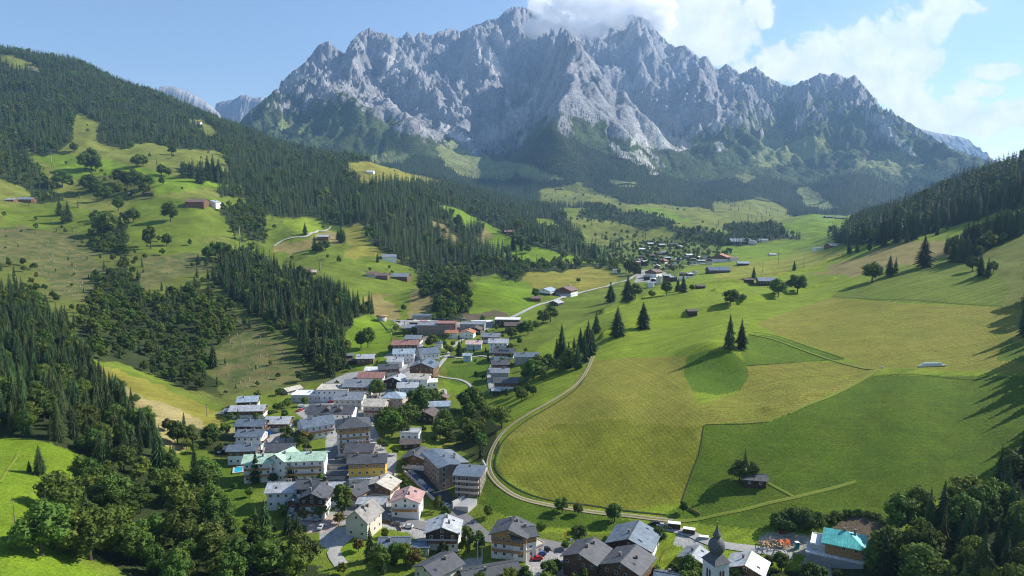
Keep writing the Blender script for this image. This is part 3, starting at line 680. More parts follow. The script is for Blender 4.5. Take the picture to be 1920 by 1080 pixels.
def land_mat(name, fine, fine2, bdist, bscale, strength, mow=False):
    m, nt, b = new_mat(name); L = nt.links.new; N = nt.nodes.new
    at = N('ShaderNodeAttribute'); at.attribute_name = 'cover'
    tc = N('ShaderNodeTexCoord')
    a = N('ShaderNodeTexNoise'); a.inputs['Scale'].default_value = fine; a.inputs['Detail'].default_value = 5; a.inputs['Roughness'].default_value = .65
    c_ = N('ShaderNodeTexNoise'); c_.inputs['Scale'].default_value = fine2; c_.inputs['Detail'].default_value = 6; c_.inputs['Roughness'].default_value = .7
    L(tc.outputs['Object'], a.inputs['Vector']); L(tc.outputs['Object'], c_.inputs['Vector'])
    r1 = N('ShaderNodeMapRange'); r1.inputs['From Min'].default_value = .3; r1.inputs['From Max'].default_value = .7
    r1.inputs['To Min'].default_value = .62; r1.inputs['To Max'].default_value = 1.38
    r2 = N('ShaderNodeMapRange'); r2.inputs['From Min'].default_value = .3; r2.inputs['From Max'].default_value = .7
    r2.inputs['To Min'].default_value = .82; r2.inputs['To Max'].default_value = 1.18
    L(a.outputs['Fac'], r1.inputs['Value']); L(c_.outputs['Fac'], r2.inputs['Value'])
    mu = N('ShaderNodeMath'); mu.operation = 'MULTIPLY'; L(r1.outputs[0], mu.inputs[0]); L(r2.outputs[0], mu.inputs[1])
    sc = N('ShaderNodeVectorMath'); sc.operation = 'SCALE'; L(at.outputs['Color'], sc.inputs[0]); L(mu.outputs[0], sc.inputs['Scale'])
    outc = sc.outputs[0]
    if mow:
        ma = N('ShaderNodeAttribute'); ma.attribute_name = 'mow'; sx = N('ShaderNodeSeparateXYZ'); L(ma.outputs['Vector'], sx.inputs[0])
        cb = N('ShaderNodeCombineXYZ'); L(sx.outputs[0], cb.inputs[0])
        wv2 = N('ShaderNodeMath'); wv2.operation = 'MULTIPLY'; wv2.inputs[1].default_value = 6.2832; L(sx.outputs[0], wv2.inputs[0])
        sn = N('ShaderNodeMath'); sn.operation = 'SINE'; L(wv2.outputs[0], sn.inputs[0])
        ns = N('ShaderNodeTexNoise'); ns.noise_dimensions = '1D'; ns.inputs['Scale'].default_value = .8; ns.inputs['Detail'].default_value = 3; L(sx.outputs[0], ns.inputs['W'])
        n3 = N('ShaderNodeMath'); n3.operation = 'MULTIPLY_ADD'; n3.inputs[1].default_value = 5.0; n3.inputs[2].default_value = -2.5; L(ns.outputs['Fac'], n3.inputs[0])
        ad = N('ShaderNodeMath'); ad.operation = 'ADD'; L(sn.outputs[0], ad.inputs[0]); L(n3.outputs[0], ad.inputs[1])
        am = N('ShaderNodeMath'); am.operation = 'MULTIPLY'; L(ad.outputs[0], am.inputs[0]); L(sx.outputs[1], am.inputs[1])
        a1 = N('ShaderNodeMath'); a1.operation = 'MULTIPLY_ADD'; a1.inputs[1].default_value = .6; a1.inputs[2].default_value = 1.0; L(am.outputs[0], a1.inputs[0])
        s2 = N('ShaderNodeVectorMath'); s2.operation = 'SCALE'; L(outc, s2.inputs[0]); L(a1.outputs[0], s2.inputs['Scale']); outc = s2.outputs[0]
    L(outc, b.inputs['Base Color'])
    b.inputs['Roughness'].default_value = .95; b.inputs['Specular IOR Level'].default_value = .1
    bp = N('ShaderNodeBump'); bp.inputs['Strength'].default_value = strength; bp.inputs['Distance'].default_value = bdist
    bn = N('ShaderNodeTexNoise'); bn.inputs['Scale'].default_value = bscale; bn.inputs['Detail'].default_value = 6; bn.inputs['Roughness'].default_value = .6
    L(tc.outputs['Object'], bn.inputs['Vector']); L(bn.outputs['Fac'], bp.inputs['Height']); L(bp.outputs[0], b.inputs['Normal'])
    if mow:
        st = N('ShaderNodeMath'); st.operation = 'MULTIPLY_ADD'; st.inputs[1].default_value = -.92 * strength; st.inputs[2].default_value = strength; L(sx.outputs[2], st.inputs[0]); L(st.outputs[0], bp.inputs['Strength'])
    return m
def sheet(name, xs, ys, zs, cols, material, mow=None):
    n, m = xs.shape
    co = np.stack([xs * K, ys * K, zs * K + CAMZ], -1).reshape(-1, 3)
    idx = np.arange(n * m).reshape(n, m)
    f = np.stack([idx[:-1, :-1], idx[1:, :-1], idx[1:, 1:], idx[:-1, 1:]], -1).reshape(-1, 4)
    me = bpy.data.meshes.new(name)
    me.vertices.add(len(co)); me.vertices.foreach_set('co', co.ravel().astype(np.float32))
    me.loops.add(f.size); me.loops.foreach_set('vertex_index', f.ravel().astype(np.int32))
    me.polygons.add(len(f)); me.polygons.foreach_set('loop_start', (np.arange(len(f)) * 4).astype(np.int32))
    me.polygons.foreach_set('use_smooth', np.ones(len(f), bool))
    me.update(calc_edges=True)
    ca = me.color_attributes.new('cover', 'FLOAT_COLOR', 'POINT')
    rgba = np.ones((len(co), 4), np.float32); rgba[:, :3] = np.clip(cols.reshape(-1, 3), 0.004, 1)
    ca.data.foreach_set('color', rgba.ravel())
    if mow is not None:
        at_ = me.attributes.new('mow', 'FLOAT_VECTOR', 'POINT'); at_.data.foreach_set('vector', mow.reshape(-1).astype(np.float32))
    me.materials.append(material)
    o = bpy.data.objects.new(name, me); scene.collection.objects.link(o)
    o['kind'] = 'structure'
    return o
land = sheet('ground', XX, YY, Z1, C1, land_mat('meadow and forest floor', .95, .09, .42, 1.5, 1.0, True), MOW)
mountain = sheet('mountain', X2m, Y2m, Zm, C2, land_mat('limestone and scrub', .07, .014, 16, .045, 1.0))

# ranges far behind, to the left and right of the massif
def far_range(name, prof, Y, seed, col):
    q = np.array([float(t) for t in prof.split()]).reshape(-1, 2)
    n, m = 160, 24
    pxs = np.linspace(q[0, 0], q[-1, 0], n); pys = np.interp(pxs, q[:, 0], q[:, 1]) + 1.6 * fbm(pxs / 7, pxs * 0, 3, seed)
    u, s_ = us_of(pxs, pys); top = s_ * Y; base = us_of(960, 345)[1] * Y
    t = np.linspace(0, 1, m)[None, :]; yy = np.repeat(Y - 900 * t, n, 0)
    xx = u[:, None] * Y + 0 * t
    zz = base + (top[:, None] - base) * (1 - t ** .8) * 1.0
    zz = zz + (ridged(xx / 170, yy / 260, 4, seed) - .4) * 95 * np.sin(np.pi * np.clip(t, 0, 1)) + (ridged(xx / 50, yy / 70, 3, seed + 5) - .4) * 30 * (t > 0)
    rock_ = np.array(col) * (1 + .4 * fbm(xx / 60, yy / 60, 3, seed))[..., None]
    xx = np.concatenate([u[:, None] * Y, xx], 1); yy = np.concatenate([np.full((n, 1), Y + 400.0), yy], 1); zz = np.concatenate([np.full((n, 1), base), zz], 1)
    rock_ = np.concatenate([rock_[:, :1], rock_], 1)
    return sheet(name, xx, yy, zz, rock_, bpy.data.materials['limestone and scrub'])
far_range('distant_mountain', '280 215 300 161 330 163 350 172 380 186 398 200 410 212 430 240', 7450.0, 5, (.34, .33, .33))
far_range('distant_mountain', '395 250 405 194 416 190 428 188 440 186 450 179 462 178 474 184 490 182 510 200 520 240', 7700.0, 9, (.24, .25, .27))
far_range('distant_mountain', '1640 290 1680 232 1720 240 1760 250 1800 256 1818 262 1840 288 1862 312', 7500.0, 15, (.26, .27, .28))

# ------------------------------------------------------------------ trees
def leaf_mat(name, col, var=.3, trans=.25):
    m, nt, b = new_mat(name); L = nt.links.new; N = nt.nodes.new
    oi = N('ShaderNodeObjectInfo'); tc = N('ShaderNodeTexCoord'); g = N('ShaderNodeNewGeometry')
    nz_ = N('ShaderNodeTexNoise'); nz_.inputs['Scale'].default_value = .55; nz_.inputs['Detail'].default_value = 3
    L(tc.outputs['Object'], nz_.inputs['Vector'])
    r1 = N('ShaderNodeMapRange'); r1.inputs['To Min'].default_value = 1 - var; r1.inputs['To Max'].default_value = 1 + var * 1.3
    L(oi.outputs['Random'], r1.inputs['Value'])
    r2 = N('ShaderNodeMapRange'); r2.inputs['From Min'].default_value = .3; r2.inputs['From Max'].default_value = .7
    r2.inputs['To Min'].default_value = .65; r2.inputs['To Max'].default_value = 1.35
    L(nz_.outputs['Fac'], r2.inputs['Value'])
    mu = N('ShaderNodeMath'); mu.operation = 'MULTIPLY'; L(r1.outputs[0], mu.inputs[0]); L(r2.outputs[0], mu.inputs[1])
    hs = N('ShaderNodeHueSaturation'); hs.inputs['Color'].default_value = (*col, 1)
    m1 = N('ShaderNodeMath'); m1.operation = 'MULTIPLY_ADD'; m1.inputs[1].default_value = 7.31; m1.inputs[2].default_value = 0
    fr = N('ShaderNodeMath'); fr.operation = 'FRACT'; L(oi.outputs['Random'], m1.inputs[0]); L(m1.outputs[0], fr.inputs[0])
    r3 = N('ShaderNodeMapRange'); r3.inputs['To Min'].default_value = .465; r3.inputs['To Max'].default_value = .525
    L(fr.outputs[0], r3.inputs['Value']); L(r3.outputs[0], hs.inputs['Hue']); L(mu.outputs[0], hs.inputs['Value'])
    L(hs.outputs[0], b.inputs['Base Color'])
    b.inputs['Roughness'].default_value = .75; b.inputs['Specular IOR Level'].default_value = .25
    t = N('ShaderNodeBsdfTranslucent'); L(hs.outputs[0], t.inputs['Color'])
    mx = N('ShaderNodeMixShader'); mx.inputs[0].default_value = trans
    L(b.outputs[0], mx.inputs[1]); L(t.outputs[0], mx.inputs[2]); L(mx.outputs[0], nt.nodes['Material Output'].inputs[0])
    MATS[name] = m; return m
M_SPRUCE = leaf_mat('spruce needles', (.046, .082, .019), .34, .15)
M_LARCH = leaf_mat('larch needles', (.085, .110, .030), .25, .2)
M_BROAD = leaf_mat('broad leaves', (.086, .138, .018), .34, .28)
M_BRIGHT = leaf_mat('bright leaves', (.115, .175, .022), .2, .3)
M_AUTUMN = leaf_mat('turning leaves', (.200, .165, .030), .2, .3)
M_BARK = mat('bark', (.085, .065, .05), .9, .2, 2)

def mesh_of(name, verts, faces, material, smooth=False, mats=None, midx=None):
    me = bpy.data.meshes.new(name); me.from_pydata([tuple(v) for v in verts], [], faces)
    for mm in (mats or [material]): me.materials.append(mm)
    if midx: me.polygons.foreach_set('material_index', midx)
    if smooth: me.polygons.foreach_set('use_smooth', [True] * len(me.polygons))
    me.update(); return me
def trunk_mesh(h, r, seed=0, limbs=0, crown0=.3):
    rr = random.Random(seed); v = []; f = []
    def tube(pts, rad, n=6):
        b = len(v)
        for (p, ra) in zip(pts, rad):
            for k in range(n):
                a = 2 * math.pi * k / n; v.append((p[0] + ra * math.cos(a), p[1] + ra * math.sin(a), p[2]))
        for i in range(len(pts) - 1):
            for k in range(n):
                f.append((b + i * n + k, b + i * n + (k + 1) % n, b + (i + 1) * n + (k + 1) % n, b + (i + 1) * n + k))
    tube([(0, 0, -.06 * h), (0, 0, .02 * h), (.01 * h, 0, h * .5), (0, 0, h * .93)], [r * 1.4, r, r * .6, r * .12])
    for i in range(limbs):
        a = rr.random() * 6.28; z0 = h * (crown0 + .35 * rr.random()); l = h * .28
        tube([(0, 0, z0), (l * .5 * math.cos(a), l * .5 * math.sin(a), z0 + l * .45), (l * math.cos(a), l * math.sin(a), z0 + l)], [r * .45, r * .3, r * .08], 4)
    return v, f
def spruce_crown(seed, whorls=16, arms=11, sub=True, fat=1.0):
    """unit height spruce: whorls of drooping branch fans of uneven length"""
    rr = random.Random(seed); v = []; f = []
    wid = rr.uniform(.15, .19) * fat
    for w in range(whorls):
        t = w / (whorls - 1)
        z = .07 + .90 * t ** .92
        rad = wid * (1 - t) ** .85 * rr.uniform(.86, 1.1) + .012
        if t < .12: rad *= .8
        off = rr.random() * 6.28; drop = rad * rr.uniform(.42, .62); th = .045 + .03 * (1 - t)
        c_ = len(v); v.append((0, 0, z + th))
        n = arms * 2 if t < .75 else 10
        inner = []; outer = []
        for k in range(n):
            a = off + 2 * math.pi * k / n + rr.uniform(-.1, .1)
            tip = (k % 2 == 0)
            r_ = rad * (rr.uniform(.8, 1.2) if tip else rr.uniform(.42, .62))
            zz = z - drop * (r_ / rad) + (0 if tip else .012)
            if sub:
                ri = r_ * .5; inner.append(len(v)); v.append((ri * math.cos(a), ri * math.sin(a), z + th * .45 - drop * .28 + rr.uniform(-.006, .006)))
            outer.append(len(v)); v.append((r_ * math.cos(a), r_ * math.sin(a), zz))
        for k in range(n):
            k2 = (k + 1) % n
            if sub:
                f.append((c_, inner[k], inner[k2])); f.append((inner[k], outer[k], outer[k2], inner[k2]))
            else: f.append((c_, outer[k], outer[k2]))
    v.append((0, 0, 1.0)); b = len(v)
    for k in range(4):
        a = k * math.pi / 2; v.append((.012 * math.cos(a), .012 * math.sin(a), .9))
    for k in range(4): f.append((b - 1, b + k, b + (k + 1) % 4))
    return v, f
def broad_crown(seed, lobes=22, per=60, leaf=.030, sx=.36, sz=.40, cz=.58, core=True):
    """unit height leafy crown: leaf-sized faces spread over many uneven clumps"""
    rr = random.Random(seed); v = []; f = []
    cs_ = []
    for i in range(lobes):
        while True:
            p = Vector((rr.uniform(-1, 1), rr.uniform(-1, 1), rr.uniform(-1, 1)))
            if .25 < p.length < 1: break
        p = p.normalized() * (p.length ** .5) * .78
        wz = 1 - .25 * p.z
        cs_.append((Vector((p.x * sx * wz, p.y * sx * wz, cz + p.z * sz * .95)), rr.uniform(.09, .16) * (sx / .36)))
    for c_, r_ in cs_:
        for k in range(per):
            d = Vector((rr.gauss(0, 1), rr.gauss(0, 1), rr.gauss(0, 1) + .35)).normalized()
            p = c_ + d * r_ * rr.uniform(.75, 1.12)
            n = (d + Vector((rr.gauss(0, 1), rr.gauss(0, 1), rr.gauss(0, 1))) * .42).normalized()
            t = n.orthogonal().normalized(); t.rotate(Matrix.Rotation(rr.random() * 6.28, 3, n)); b_ = n.cross(t)
            s = leaf * rr.uniform(.7, 1.4); i = len(v)
            v += [p + t * s, p + b_ * s * .8, p - t * s, p - b_ * s * .8]; f.append((i, i + 1, i + 2, i + 3))
        if core:
            i = len(v); q = r_ * .80
            o = [(1, 0, 0), (0, 1, 0), (-1, 0, 0), (0, -1, 0), (0, 0, 1), (0, 0, -1)]
            v += [c_ + Vector(a) * q for a in o]
            for a, b_, c2 in ((0, 1, 4), (1, 2, 4), (2, 3, 4), (3, 0, 4), (1, 0, 5), (2, 1, 5), (3, 2, 5), (0, 3, 5)): f.append((i + a, i + b_, i + c2))
    return v, f
SPR_NEAR = [mesh_of('spruce_crown', *spruce_crown(s, 17, 12), M_SPRUCE) for s in (1, 2, 3, 4)]
LAR_NEAR = [mesh_of('larch_crown', *spruce_crown(s, 13, 9), M_LARCH) for s in (11,)]
BRD_NEAR = [mesh_of('leafy_crown', *broad_crown(s, 30, 62, .026), M_BROAD) for s in (1, 2, 3, 4)]
BRD_BRIGHT = [mesh_of('bright_crown', *broad_crown(9, 28, 56, .028), M_BRIGHT)]
BRD_AUT = [mesh_of('autumn_crown', *broad_crown(8, 24, 50, .03), M_AUTUMN)]
BRD_SLIM = [mesh_of('slim_crown', *broad_crown(15, 26, 52, .026, sx=.2, sz=.44, cz=.54), M_BROAD)]
BUSH = [mesh_of('bush_crown', *broad_crown(s, 20, 60, .05, sx=.75, sz=.36, cz=.42), M_BROAD) for s in (21, 22)]
TR_S = mesh_of('trunk', *trunk_mesh(1, .016), M_BARK)
TR_B = mesh_of('trunk', *trunk_mesh(.75, .026, 3, 5), M_BARK)

def link(o, parent=None):
    scene.collection.objects.link(o)
    if parent: o.parent = parent
    return o
def obj(name, me, parent=None, loc=(0, 0, 0), rot=0, scale=None):
    o = bpy.data.objects.new(name, me); o.location = loc; o.rotation_euler = (0, 0, rot)
    if scale: o.scale = scale
    return link(o, parent)
def thing(name, label, cat, loc, rot=0, group=None, me=None):
    o = bpy.data.objects.new(name, me); o.location = loc; o.rotation_euler = (0, 0, rot)
    o['label'] = label; o['category'] = cat
    if group: o['group'] = group
    return link(o)
def height_to(p, py_top, px):
    """metres a vertical thing standing at p must reach to end at that pixel row"""
    u, s = us_of(px, py_top); return float(s) * p.y - (p.z - CAMZ)
def tree(kind, p, h, label, group, rr, wide=1.0):
    if kind == 'spruce': cm, tm, nm, cat = rr.choice(SPR_NEAR), TR_S, 'spruce_tree', 'spruce'
    elif kind == 'larch': cm, tm, nm, cat = LAR_NEAR[0], TR_S, 'larch_tree', 'larch'
    elif kind == 'bush': cm, tm, nm, cat = rr.choice(BUSH), TR_B, 'bush', 'bush'
    elif kind == 'slim': cm, tm, nm, cat = BRD_SLIM[0], TR_B, 'leafy_tree', 'tree'
    elif kind == 'autumn': cm, tm, nm, cat = BRD_AUT[0], TR_B, 'leafy_tree', 'tree'
    elif kind == 'bright': cm, tm, nm, cat = BRD_BRIGHT[0], TR_B, 'leafy_tree', 'tree'
    else: cm, tm, nm, cat = rr.choice(BRD_NEAR), TR_B, 'leafy_tree', 'tree'
    t = thing(nm, label, cat, p, rr.random() * 6.28, group)
    w = rr.uniform(.8, 1.22) * wide
    t.scale = (h * w, h * w, h)
    obj('crown', cm, t); obj('trunk', tm, t)
    return t

# trees set by hand: kind, column, row of the foot, row of the tip, label ('' = one of its group)
HT = """
spruce 1368 655 588|taller of the two dark spruces standing on the grassy knoll in the hay field
spruce 1390 655 597|shorter of the two dark spruces standing on the grassy knoll in the hay field
spruce 1158 631 574|broad dark spruce alone on the slope, left of the similar spruce
spruce 1206 617 566|broad dark spruce alone on the slope, right of the similar spruce
spruce 1053 682 607|tall dark spruce at the left end of the clump beside the farm track
spruce 1103 668 601|tallest dark spruce in the clump above the farm track bend
spruce 1118 626 582|dark spruce just behind the clump above the farm track
spruce 1088 672 614|
spruce 1044 686 632|
spruce 1076 684 630|
spruce 1110 664 612|
spruce 1083 692 644|
broad 1058 694 660|
spruce 1096 666 622|
spruce 1066 690 640|
broad 1072 690 650|
spruce 1096 680 622|
spruce 1145 567 527|dark spruce beside the valley hedge, near the light blue house
spruce 1177 563 516|tall dark spruce in the row behind the terrace edge
broad 1191 560 530|
broad 1250 553 527|round tree standing alone on the terrace edge below the far village
broad 1222 558 543|small round tree left of the round tree on the terrace edge
spruce 1281 549 515|dark spruce of the pair on the terrace edge, right one
spruce 1271 547 521|dark spruce of the pair on the terrace edge, left one
broad 1297 545 533|
broad 1369 574 540|large round tree on the terrace edge above the two spruces
broad 1393 567 550|small round tree right of the large round tree on the terrace
broad 1459 557 520|large round tree in front of the dark barn
broad 1495 550 512|large round tree right of the dark barn
broad 1476 540 526|
spruce 1413 524 498|dark pointed spruce beside the small hay hut
spruce 1489 507 488|small pointed spruce alone in the striped hay field
spruce 1732 501 440|tall spruce standing alone at the edge of the tan meadow
broad 1635 528 489|large round tree at the lower end of the tan meadow
spruce 1668 518 477|
larch 1679 512 481|pale yellowish larch behind the round tree on the right slope
spruce 1592 476 448|
spruce 1607 473 452|
spruce 1630 470 440|
spruce 1655 462 400|
spruce 1680 455 405|
spruce 1710 450 390|
spruce 1700 455 428|
spruce 1788 491 442|
spruce 1802 490 440|
spruce 1815 484 446|
broad 1835 483 458|
spruce 1838 518 474|
broad 1823 508 478|
spruce 1852 520 482|
broad 1862 512 488|
larch 1846 472 440|
spruce 1830 470 415|
spruce 1848 462 400|
spruce 1868 455 395|
spruce 1886 446 388|
spruce 1905 440 384|
broad 1776 432 424|
spruce 1757 441 424|
broad 1054 962 931|round tree beside the gravel track, leftmost of the three below the hay field
broad 1084 965 941|small round tree beside the gravel track, middle of the three below the hay field
broad 1152 978 943|round tree beside the gravel track, right of the three below the hay field
broad 1282 962 938|small dark tree at the lower corner of the big hay field
bush 1016 990 976|
bush 1086 1003 985|dark round bush on the grass below the gravel track
broad 1060 1030 1012|
broad 1236 1018 988|tree beside the large grey roofed house by the junction
larch 1396 905 839|thin pale larch beside the dark hay barn in the lush field
broad 1386 903 860|dark leafy tree left of the hay barn in the lush field
broad 1408 900 864|dark leafy tree behind the hay barn in the lush field
bush 1474 992 958|large dark bush left of the two by the building site
bush 1522 990 950|large dark bush right of the two by the building site
bush 1500 975 948|
bush 1556 978 964|
bush 1572 972 958|
bush 1590 967 954|
bush 1608 966 953|
bush 1626 968 956|
bush 1643 973 961|
bush 1660 982 969|
bush 1674 992 979|
bush 1684 1004 990|
broad 160 320 283|
broad 172 318 276|
broad 180 322 290|
broad 258 314 287|
broad 270 313 290|
broad 322 290 271|
broad 140 286 265|
broad 246 279 264|
broad 117 352 316|
spruce 135 346 327|
broad 168 362 325|
broad 182 370 336|
broad 195 376 345|
broad 222 344 316|
broad 220 360 340|
broad 240 352 318|
broad 252 350 316|
broad 262 356 322|
broad 278 355 326|
broad 272 366 340|
broad 303 330 306|
broad 316 330 314|
broad 304 348 330|
spruce 346 334 302|
spruce 357 333 302|
spruce 378 345 303|
spruce 372 342 310|
spruce 390 338 290|
spruce 400 336 288|
spruce 411 340 296|
broad 405 330 320|
broad 320 416 375|large round tree on the meadow left of the brown chalet
broad 205 442 395|very large round tree above the felled slope
broad 196 440 404|
broad 222 396 366|
spruce 128 416 375|
spruce 112 404 372|
spruce 122 418 385|
broad 313 462 436|
slim 283 466 417|slim tall tree on the meadow above the felled slope
slim 276 462 425|
broad 250 417 388|
broad 232 414 396|
spruce 372 496 474|
spruce 387 498 476|
spruce 572 440 416|small dark spruce alone in the bright hillside field
broad 405 484 450|
broad 418 488 452|
broad 392 488 460|
broad 430 492 458|
broad 356 460 447|
broad 220 744 707|round tree at the top of the dry yellow meadow
broad 255 756 738|small pale tree on the dry yellow meadow
broad 314 808 784|
broad 333 832 789|
broad 356 818 795|
bright 350 842 820|
bright 366 850 828|
broad 395 832 794|dark round tree at the foot of the dry meadow
spruce 327 886 832|pointed spruce rising above the leafy wood below the dry meadow
spruce 407 917 883|small pointed spruce alone on the bright green slope
bright 468 932 912|bright green small tree beside the hotel lawn
broad 440 918 905|
spruce 75 890 833|broad spruce alone on the near left meadow
spruce 55 885 862|small spruce beside the broad one on the near left meadow
broad 78 1042 938|very large round tree at the left front above the shaded meadow
broad 140 1040 955|
broad 170 1050 950|
spruce 88 985 925|
broad 125 990 930|
broad 175 950 890|
broad 215 960 880|
broad 160 940 895|
bright 260 1040 975|
autumn 210 1040 985|tree turning yellow between the large round trees at the left front
bright 420 1100 1028|bright yellow green tree at the bottom edge near the left
spruce 480 905 845|dark spruce in front of the green roofed hotel, left one
spruce 497 900 858|
spruce 546 902 855|dark spruce in front of the green roofed hotel, middle one
spruce 535 900 866|
spruce 595 895 862|dark spruce in front of the green roofed hotel, right one
broad 513 906 885|
slim 642 970 898|very tall slim tree between the gabled hotel and the dark roofed house
bright 602 972 941|bright green tree on the hotel forecourt
autumn 636 982 960|small tree with yellow leaves beside the hotel forecourt
spruce 498 1012 935|large dark spruce at the left end of the hotel annex
spruce 480 1010 950|
spruce 541 1000 958|
spruce 559 1004 962|
autumn 570 975 950|
bright 530 968 945|
spruce 694 1052 985|dark pointed spruce in front of the grey shingled house
autumn 672 1034 1008|round yellowing bush on the lawn by the grey shingled house
slim 877 1037 979|left one of two slim pointed trees between the white chalet and the wooden hotel
slim 898 1042 990|right one of two slim pointed trees between the white chalet and the wooden hotel
broad 865 1034 1015|
bright 800 1036 1020|
broad 745 1055 1015|
spruce 738 1058 1012|
broad 760 1062 1016|
autumn 776 1062 1025|
broad 712 1070 1020|
broad 1042 1075 1045|
bright 1030 1085 1050|
broad 1095 1085 1055|
broad 1230 1085 1060|
broad 1290 1085 1052|
broad 1262 1080 1055|
bright 1310 1090 1060|
broad 985 1100 1060|
bright 955 1100 1062|
bright 900 1105 1070|
broad 1380 1095 1062|
broad 1440 1070 1040|
broad 1465 1070 1035|
broad 1500 1085 1060|
broad 1540 1095 1062|
broad 1570 1090 1068|
broad 1640 1075 1018|large leafy tree beside the turquoise roofed house
broad 1655 1050 1000|
broad 536 828 796|tree beside the white house above the green roofed hotel
autumn 570 830 806|
broad 583 828 812|
bright 598 818 806|
broad 705 745 709|round tree among the roofs at the top of the main street
broad 712 742 714|
broad 715 815 768|
broad 735 818 765|
broad 748 805 762|
broad 765 800 755|
broad 728 800 760|
broad 758 822 790|
broad 780 775 725|
broad 790 768 722|
broad 812 762 728|
broad 800 748 728|
broad 772 770 745|
bright 712 838 820|
broad 722 842 825|
broad 833 815 765|
broad 825 822 785|
broad 845 812 785|
broad 840 830 800|
broad 885 770 722|large round tree where the footpath meets the hay field
broad 872 768 728|
broad 897 762 735|
bright 572 762 742|
bright 540 765 748|
bright 528 772 752|
broad 518 770 755|
spruce 447 792 765|
spruce 400 690 640|
broad 690 652 612|right one of two round trees on the green slope above the houses
broad 677 652 620|left one of two round trees on the green slope above the houses
bright 733 662 645|small round tree beside the path below the round viewing platform
broad 810 652 625|round tree beside the square in front of the lift station
broad 802 650 634|
spruce 861 668 636|dark pointed spruce among the gardens in the village centre
broad 845 664 648|
broad 832 650 636|
broad 850 650 638|
broad 838 660 645|
broad 775 625 612|
broad 905 605 590|
broad 1010 703 662|
broad 1028 695 662|
broad 1000 712 672|
broad 985 712 688|
broad 1048 700 672|
broad 1018 712 690|
broad 990 738 718|
broad 978 752 728|
broad 1000 742 722|
broad 960 636 612|
broad 975 630 605|
broad 990 628 598|
broad 1005 618 600|
broad 978 620 605|
broad 1018 608 578|
broad 1032 604 572|
broad 905 712 700|
broad 892 705 695|
broad 955 722 708|
broad 970 740 722|
broad 950 745 728|
broad 1180 512 484|large round tree at the entrance of the far village
broad 1190 516 490|
broad 1085 530 520|
broad 1060 484 470|
broad 1053 508 488|round tree at the upper edge of the yellow valley field
broad 1005 560 540|
spruce 1000 550 538|
broad 858 428 400|
broad 865 436 415|
broad 975 468 440|
spruce 962 468 436|
spruce 978 470 442|
broad 990 475 458|
broad 950 480 458|
broad 1055 486 472|
spruce 640 455 422|
spruce 634 450 428|
spruce 645 452 430|
spruce 708 492 474|
spruce 590 470 440|
broad 600 475 452|
broad 610 470 448|
"""
rt = random.Random(5)
TREES = []        # kind, X, Y, Z, h, pxheight, label, group, region
LM = [(t_[0], t_[1], t_[2]) for t_ in (
 (764,945,'the red roofed white chalet'),(832,1000,'the white chalet with pale roof'),(682,975,'the shingle roofed house'),(575,930,'the big gabled hotel'),(525,870,'the green roofed hotel'),(690,870,'the yellow hotel'),
 (855,890,'the brown apartment hotel'),(965,1005,'the timber topped hotel'),(1130,1050,'the dark roofed timber hotel'),(1190,1005,'the large grey blue roof'),(1340,1050,'the church tower'),(1402,1055,'the pale roof right of the church'),(1585,1010,'the turquoise villa'),
 (662,810,'the tall white hotel'),(624,770,'the long white inn'),(628,730,'the flat cream roof'),(577,742,'the modern flat villa'),(470,760,'the pale blue roofed house'),(470,815,'the grey roofed chalets at the left edge'),(592,795,'the diagonal white house'),
 (741,745,'the hipped pale blue roof'),(796,690,'the slate blue timber hotel'),(760,645,'the rust roofed inn'),(686,670,'the timber chalet on the green'),(810,605,'the lift station'),(950,600,'the cable car hall'),(935,650,'the houses on the right edge'),(987,668,'the long dark blue roof'),(770,815,'the small white roofed house'),(784,858,'the dark roofed solar house'),
 (803,775,'the hidden brown chalet'),(949,715,'the lowest house on the right edge'),(718,515,'the three hillside farmhouses'),(568,508,'the hillside inn'),(729,480,'the lone hillside house'),(607,443,'the house on the winding lane'),(380,378,'the high brown farmhouse'),(40,373,'the two houses at the left edge'),(370,230,'the hut in the forest clearing'),
 (1045,545,'the valley field farmhouses'),(1240,480,'the far village'),(1360,485,'the orange roofed farmhouse'),(1387,452,'the long grey barn'),(1440,525,'the dark terrace barn'),(1414,895,'the barn in the lush field'),(1560,408,'the two far barns'),(220,740,'the top of the dry meadow'),(380,800,'the foot of the dry meadow'),(75,880,'the near left meadow'),
 (30,990,'the pole on the left meadow'),(450,930,'the bright slope left of the hotels'),(870,800,'the dark wooded bank'),(1150,975,'the gravel track'),(1370,640,'the grassy knoll'),(1750,685,'the bale stack'),(1730,495,'the tan meadow'),(1110,670,'the bend of the farm track'),(1900,700,'the shadow on the mown field'),(110,500,'the upper felled slope'),(480,680,'the lower felled slope'),(850,555,'the wooded knoll behind the lift'),(300,900,'the glade in the lower wood'),(150,650,'the spur above the dry meadow'),(60,600,'the left edge of the spur'),(1750,1000,'the lower right field corner'),(1880,930,'the shady right edge'))]
def near_mark(px, py):
    d = sorted((math.hypot(px - a, (py - b) * 1.3), a, b, n) for a, b, n in LM)[0]
    if d[0] < 34 and py > 500: w = 'right beside '
    else:
        dx, dy = px - d[1], py - d[2]
        if abs(dx) > abs(dy) * 1.2: w = 'right of ' if dx > 0 else 'left of '
        else: w = 'in front of ' if dy > 0 else 'behind '
        if d[0] > 90: w = 'well ' + w if w[0] in 'rl' else 'far ' + w
    return w + d[3]
def size_word(h): return 'small' if h < 9 else 'medium sized' if h < 15 else 'tall' if h < 21 else 'very tall'
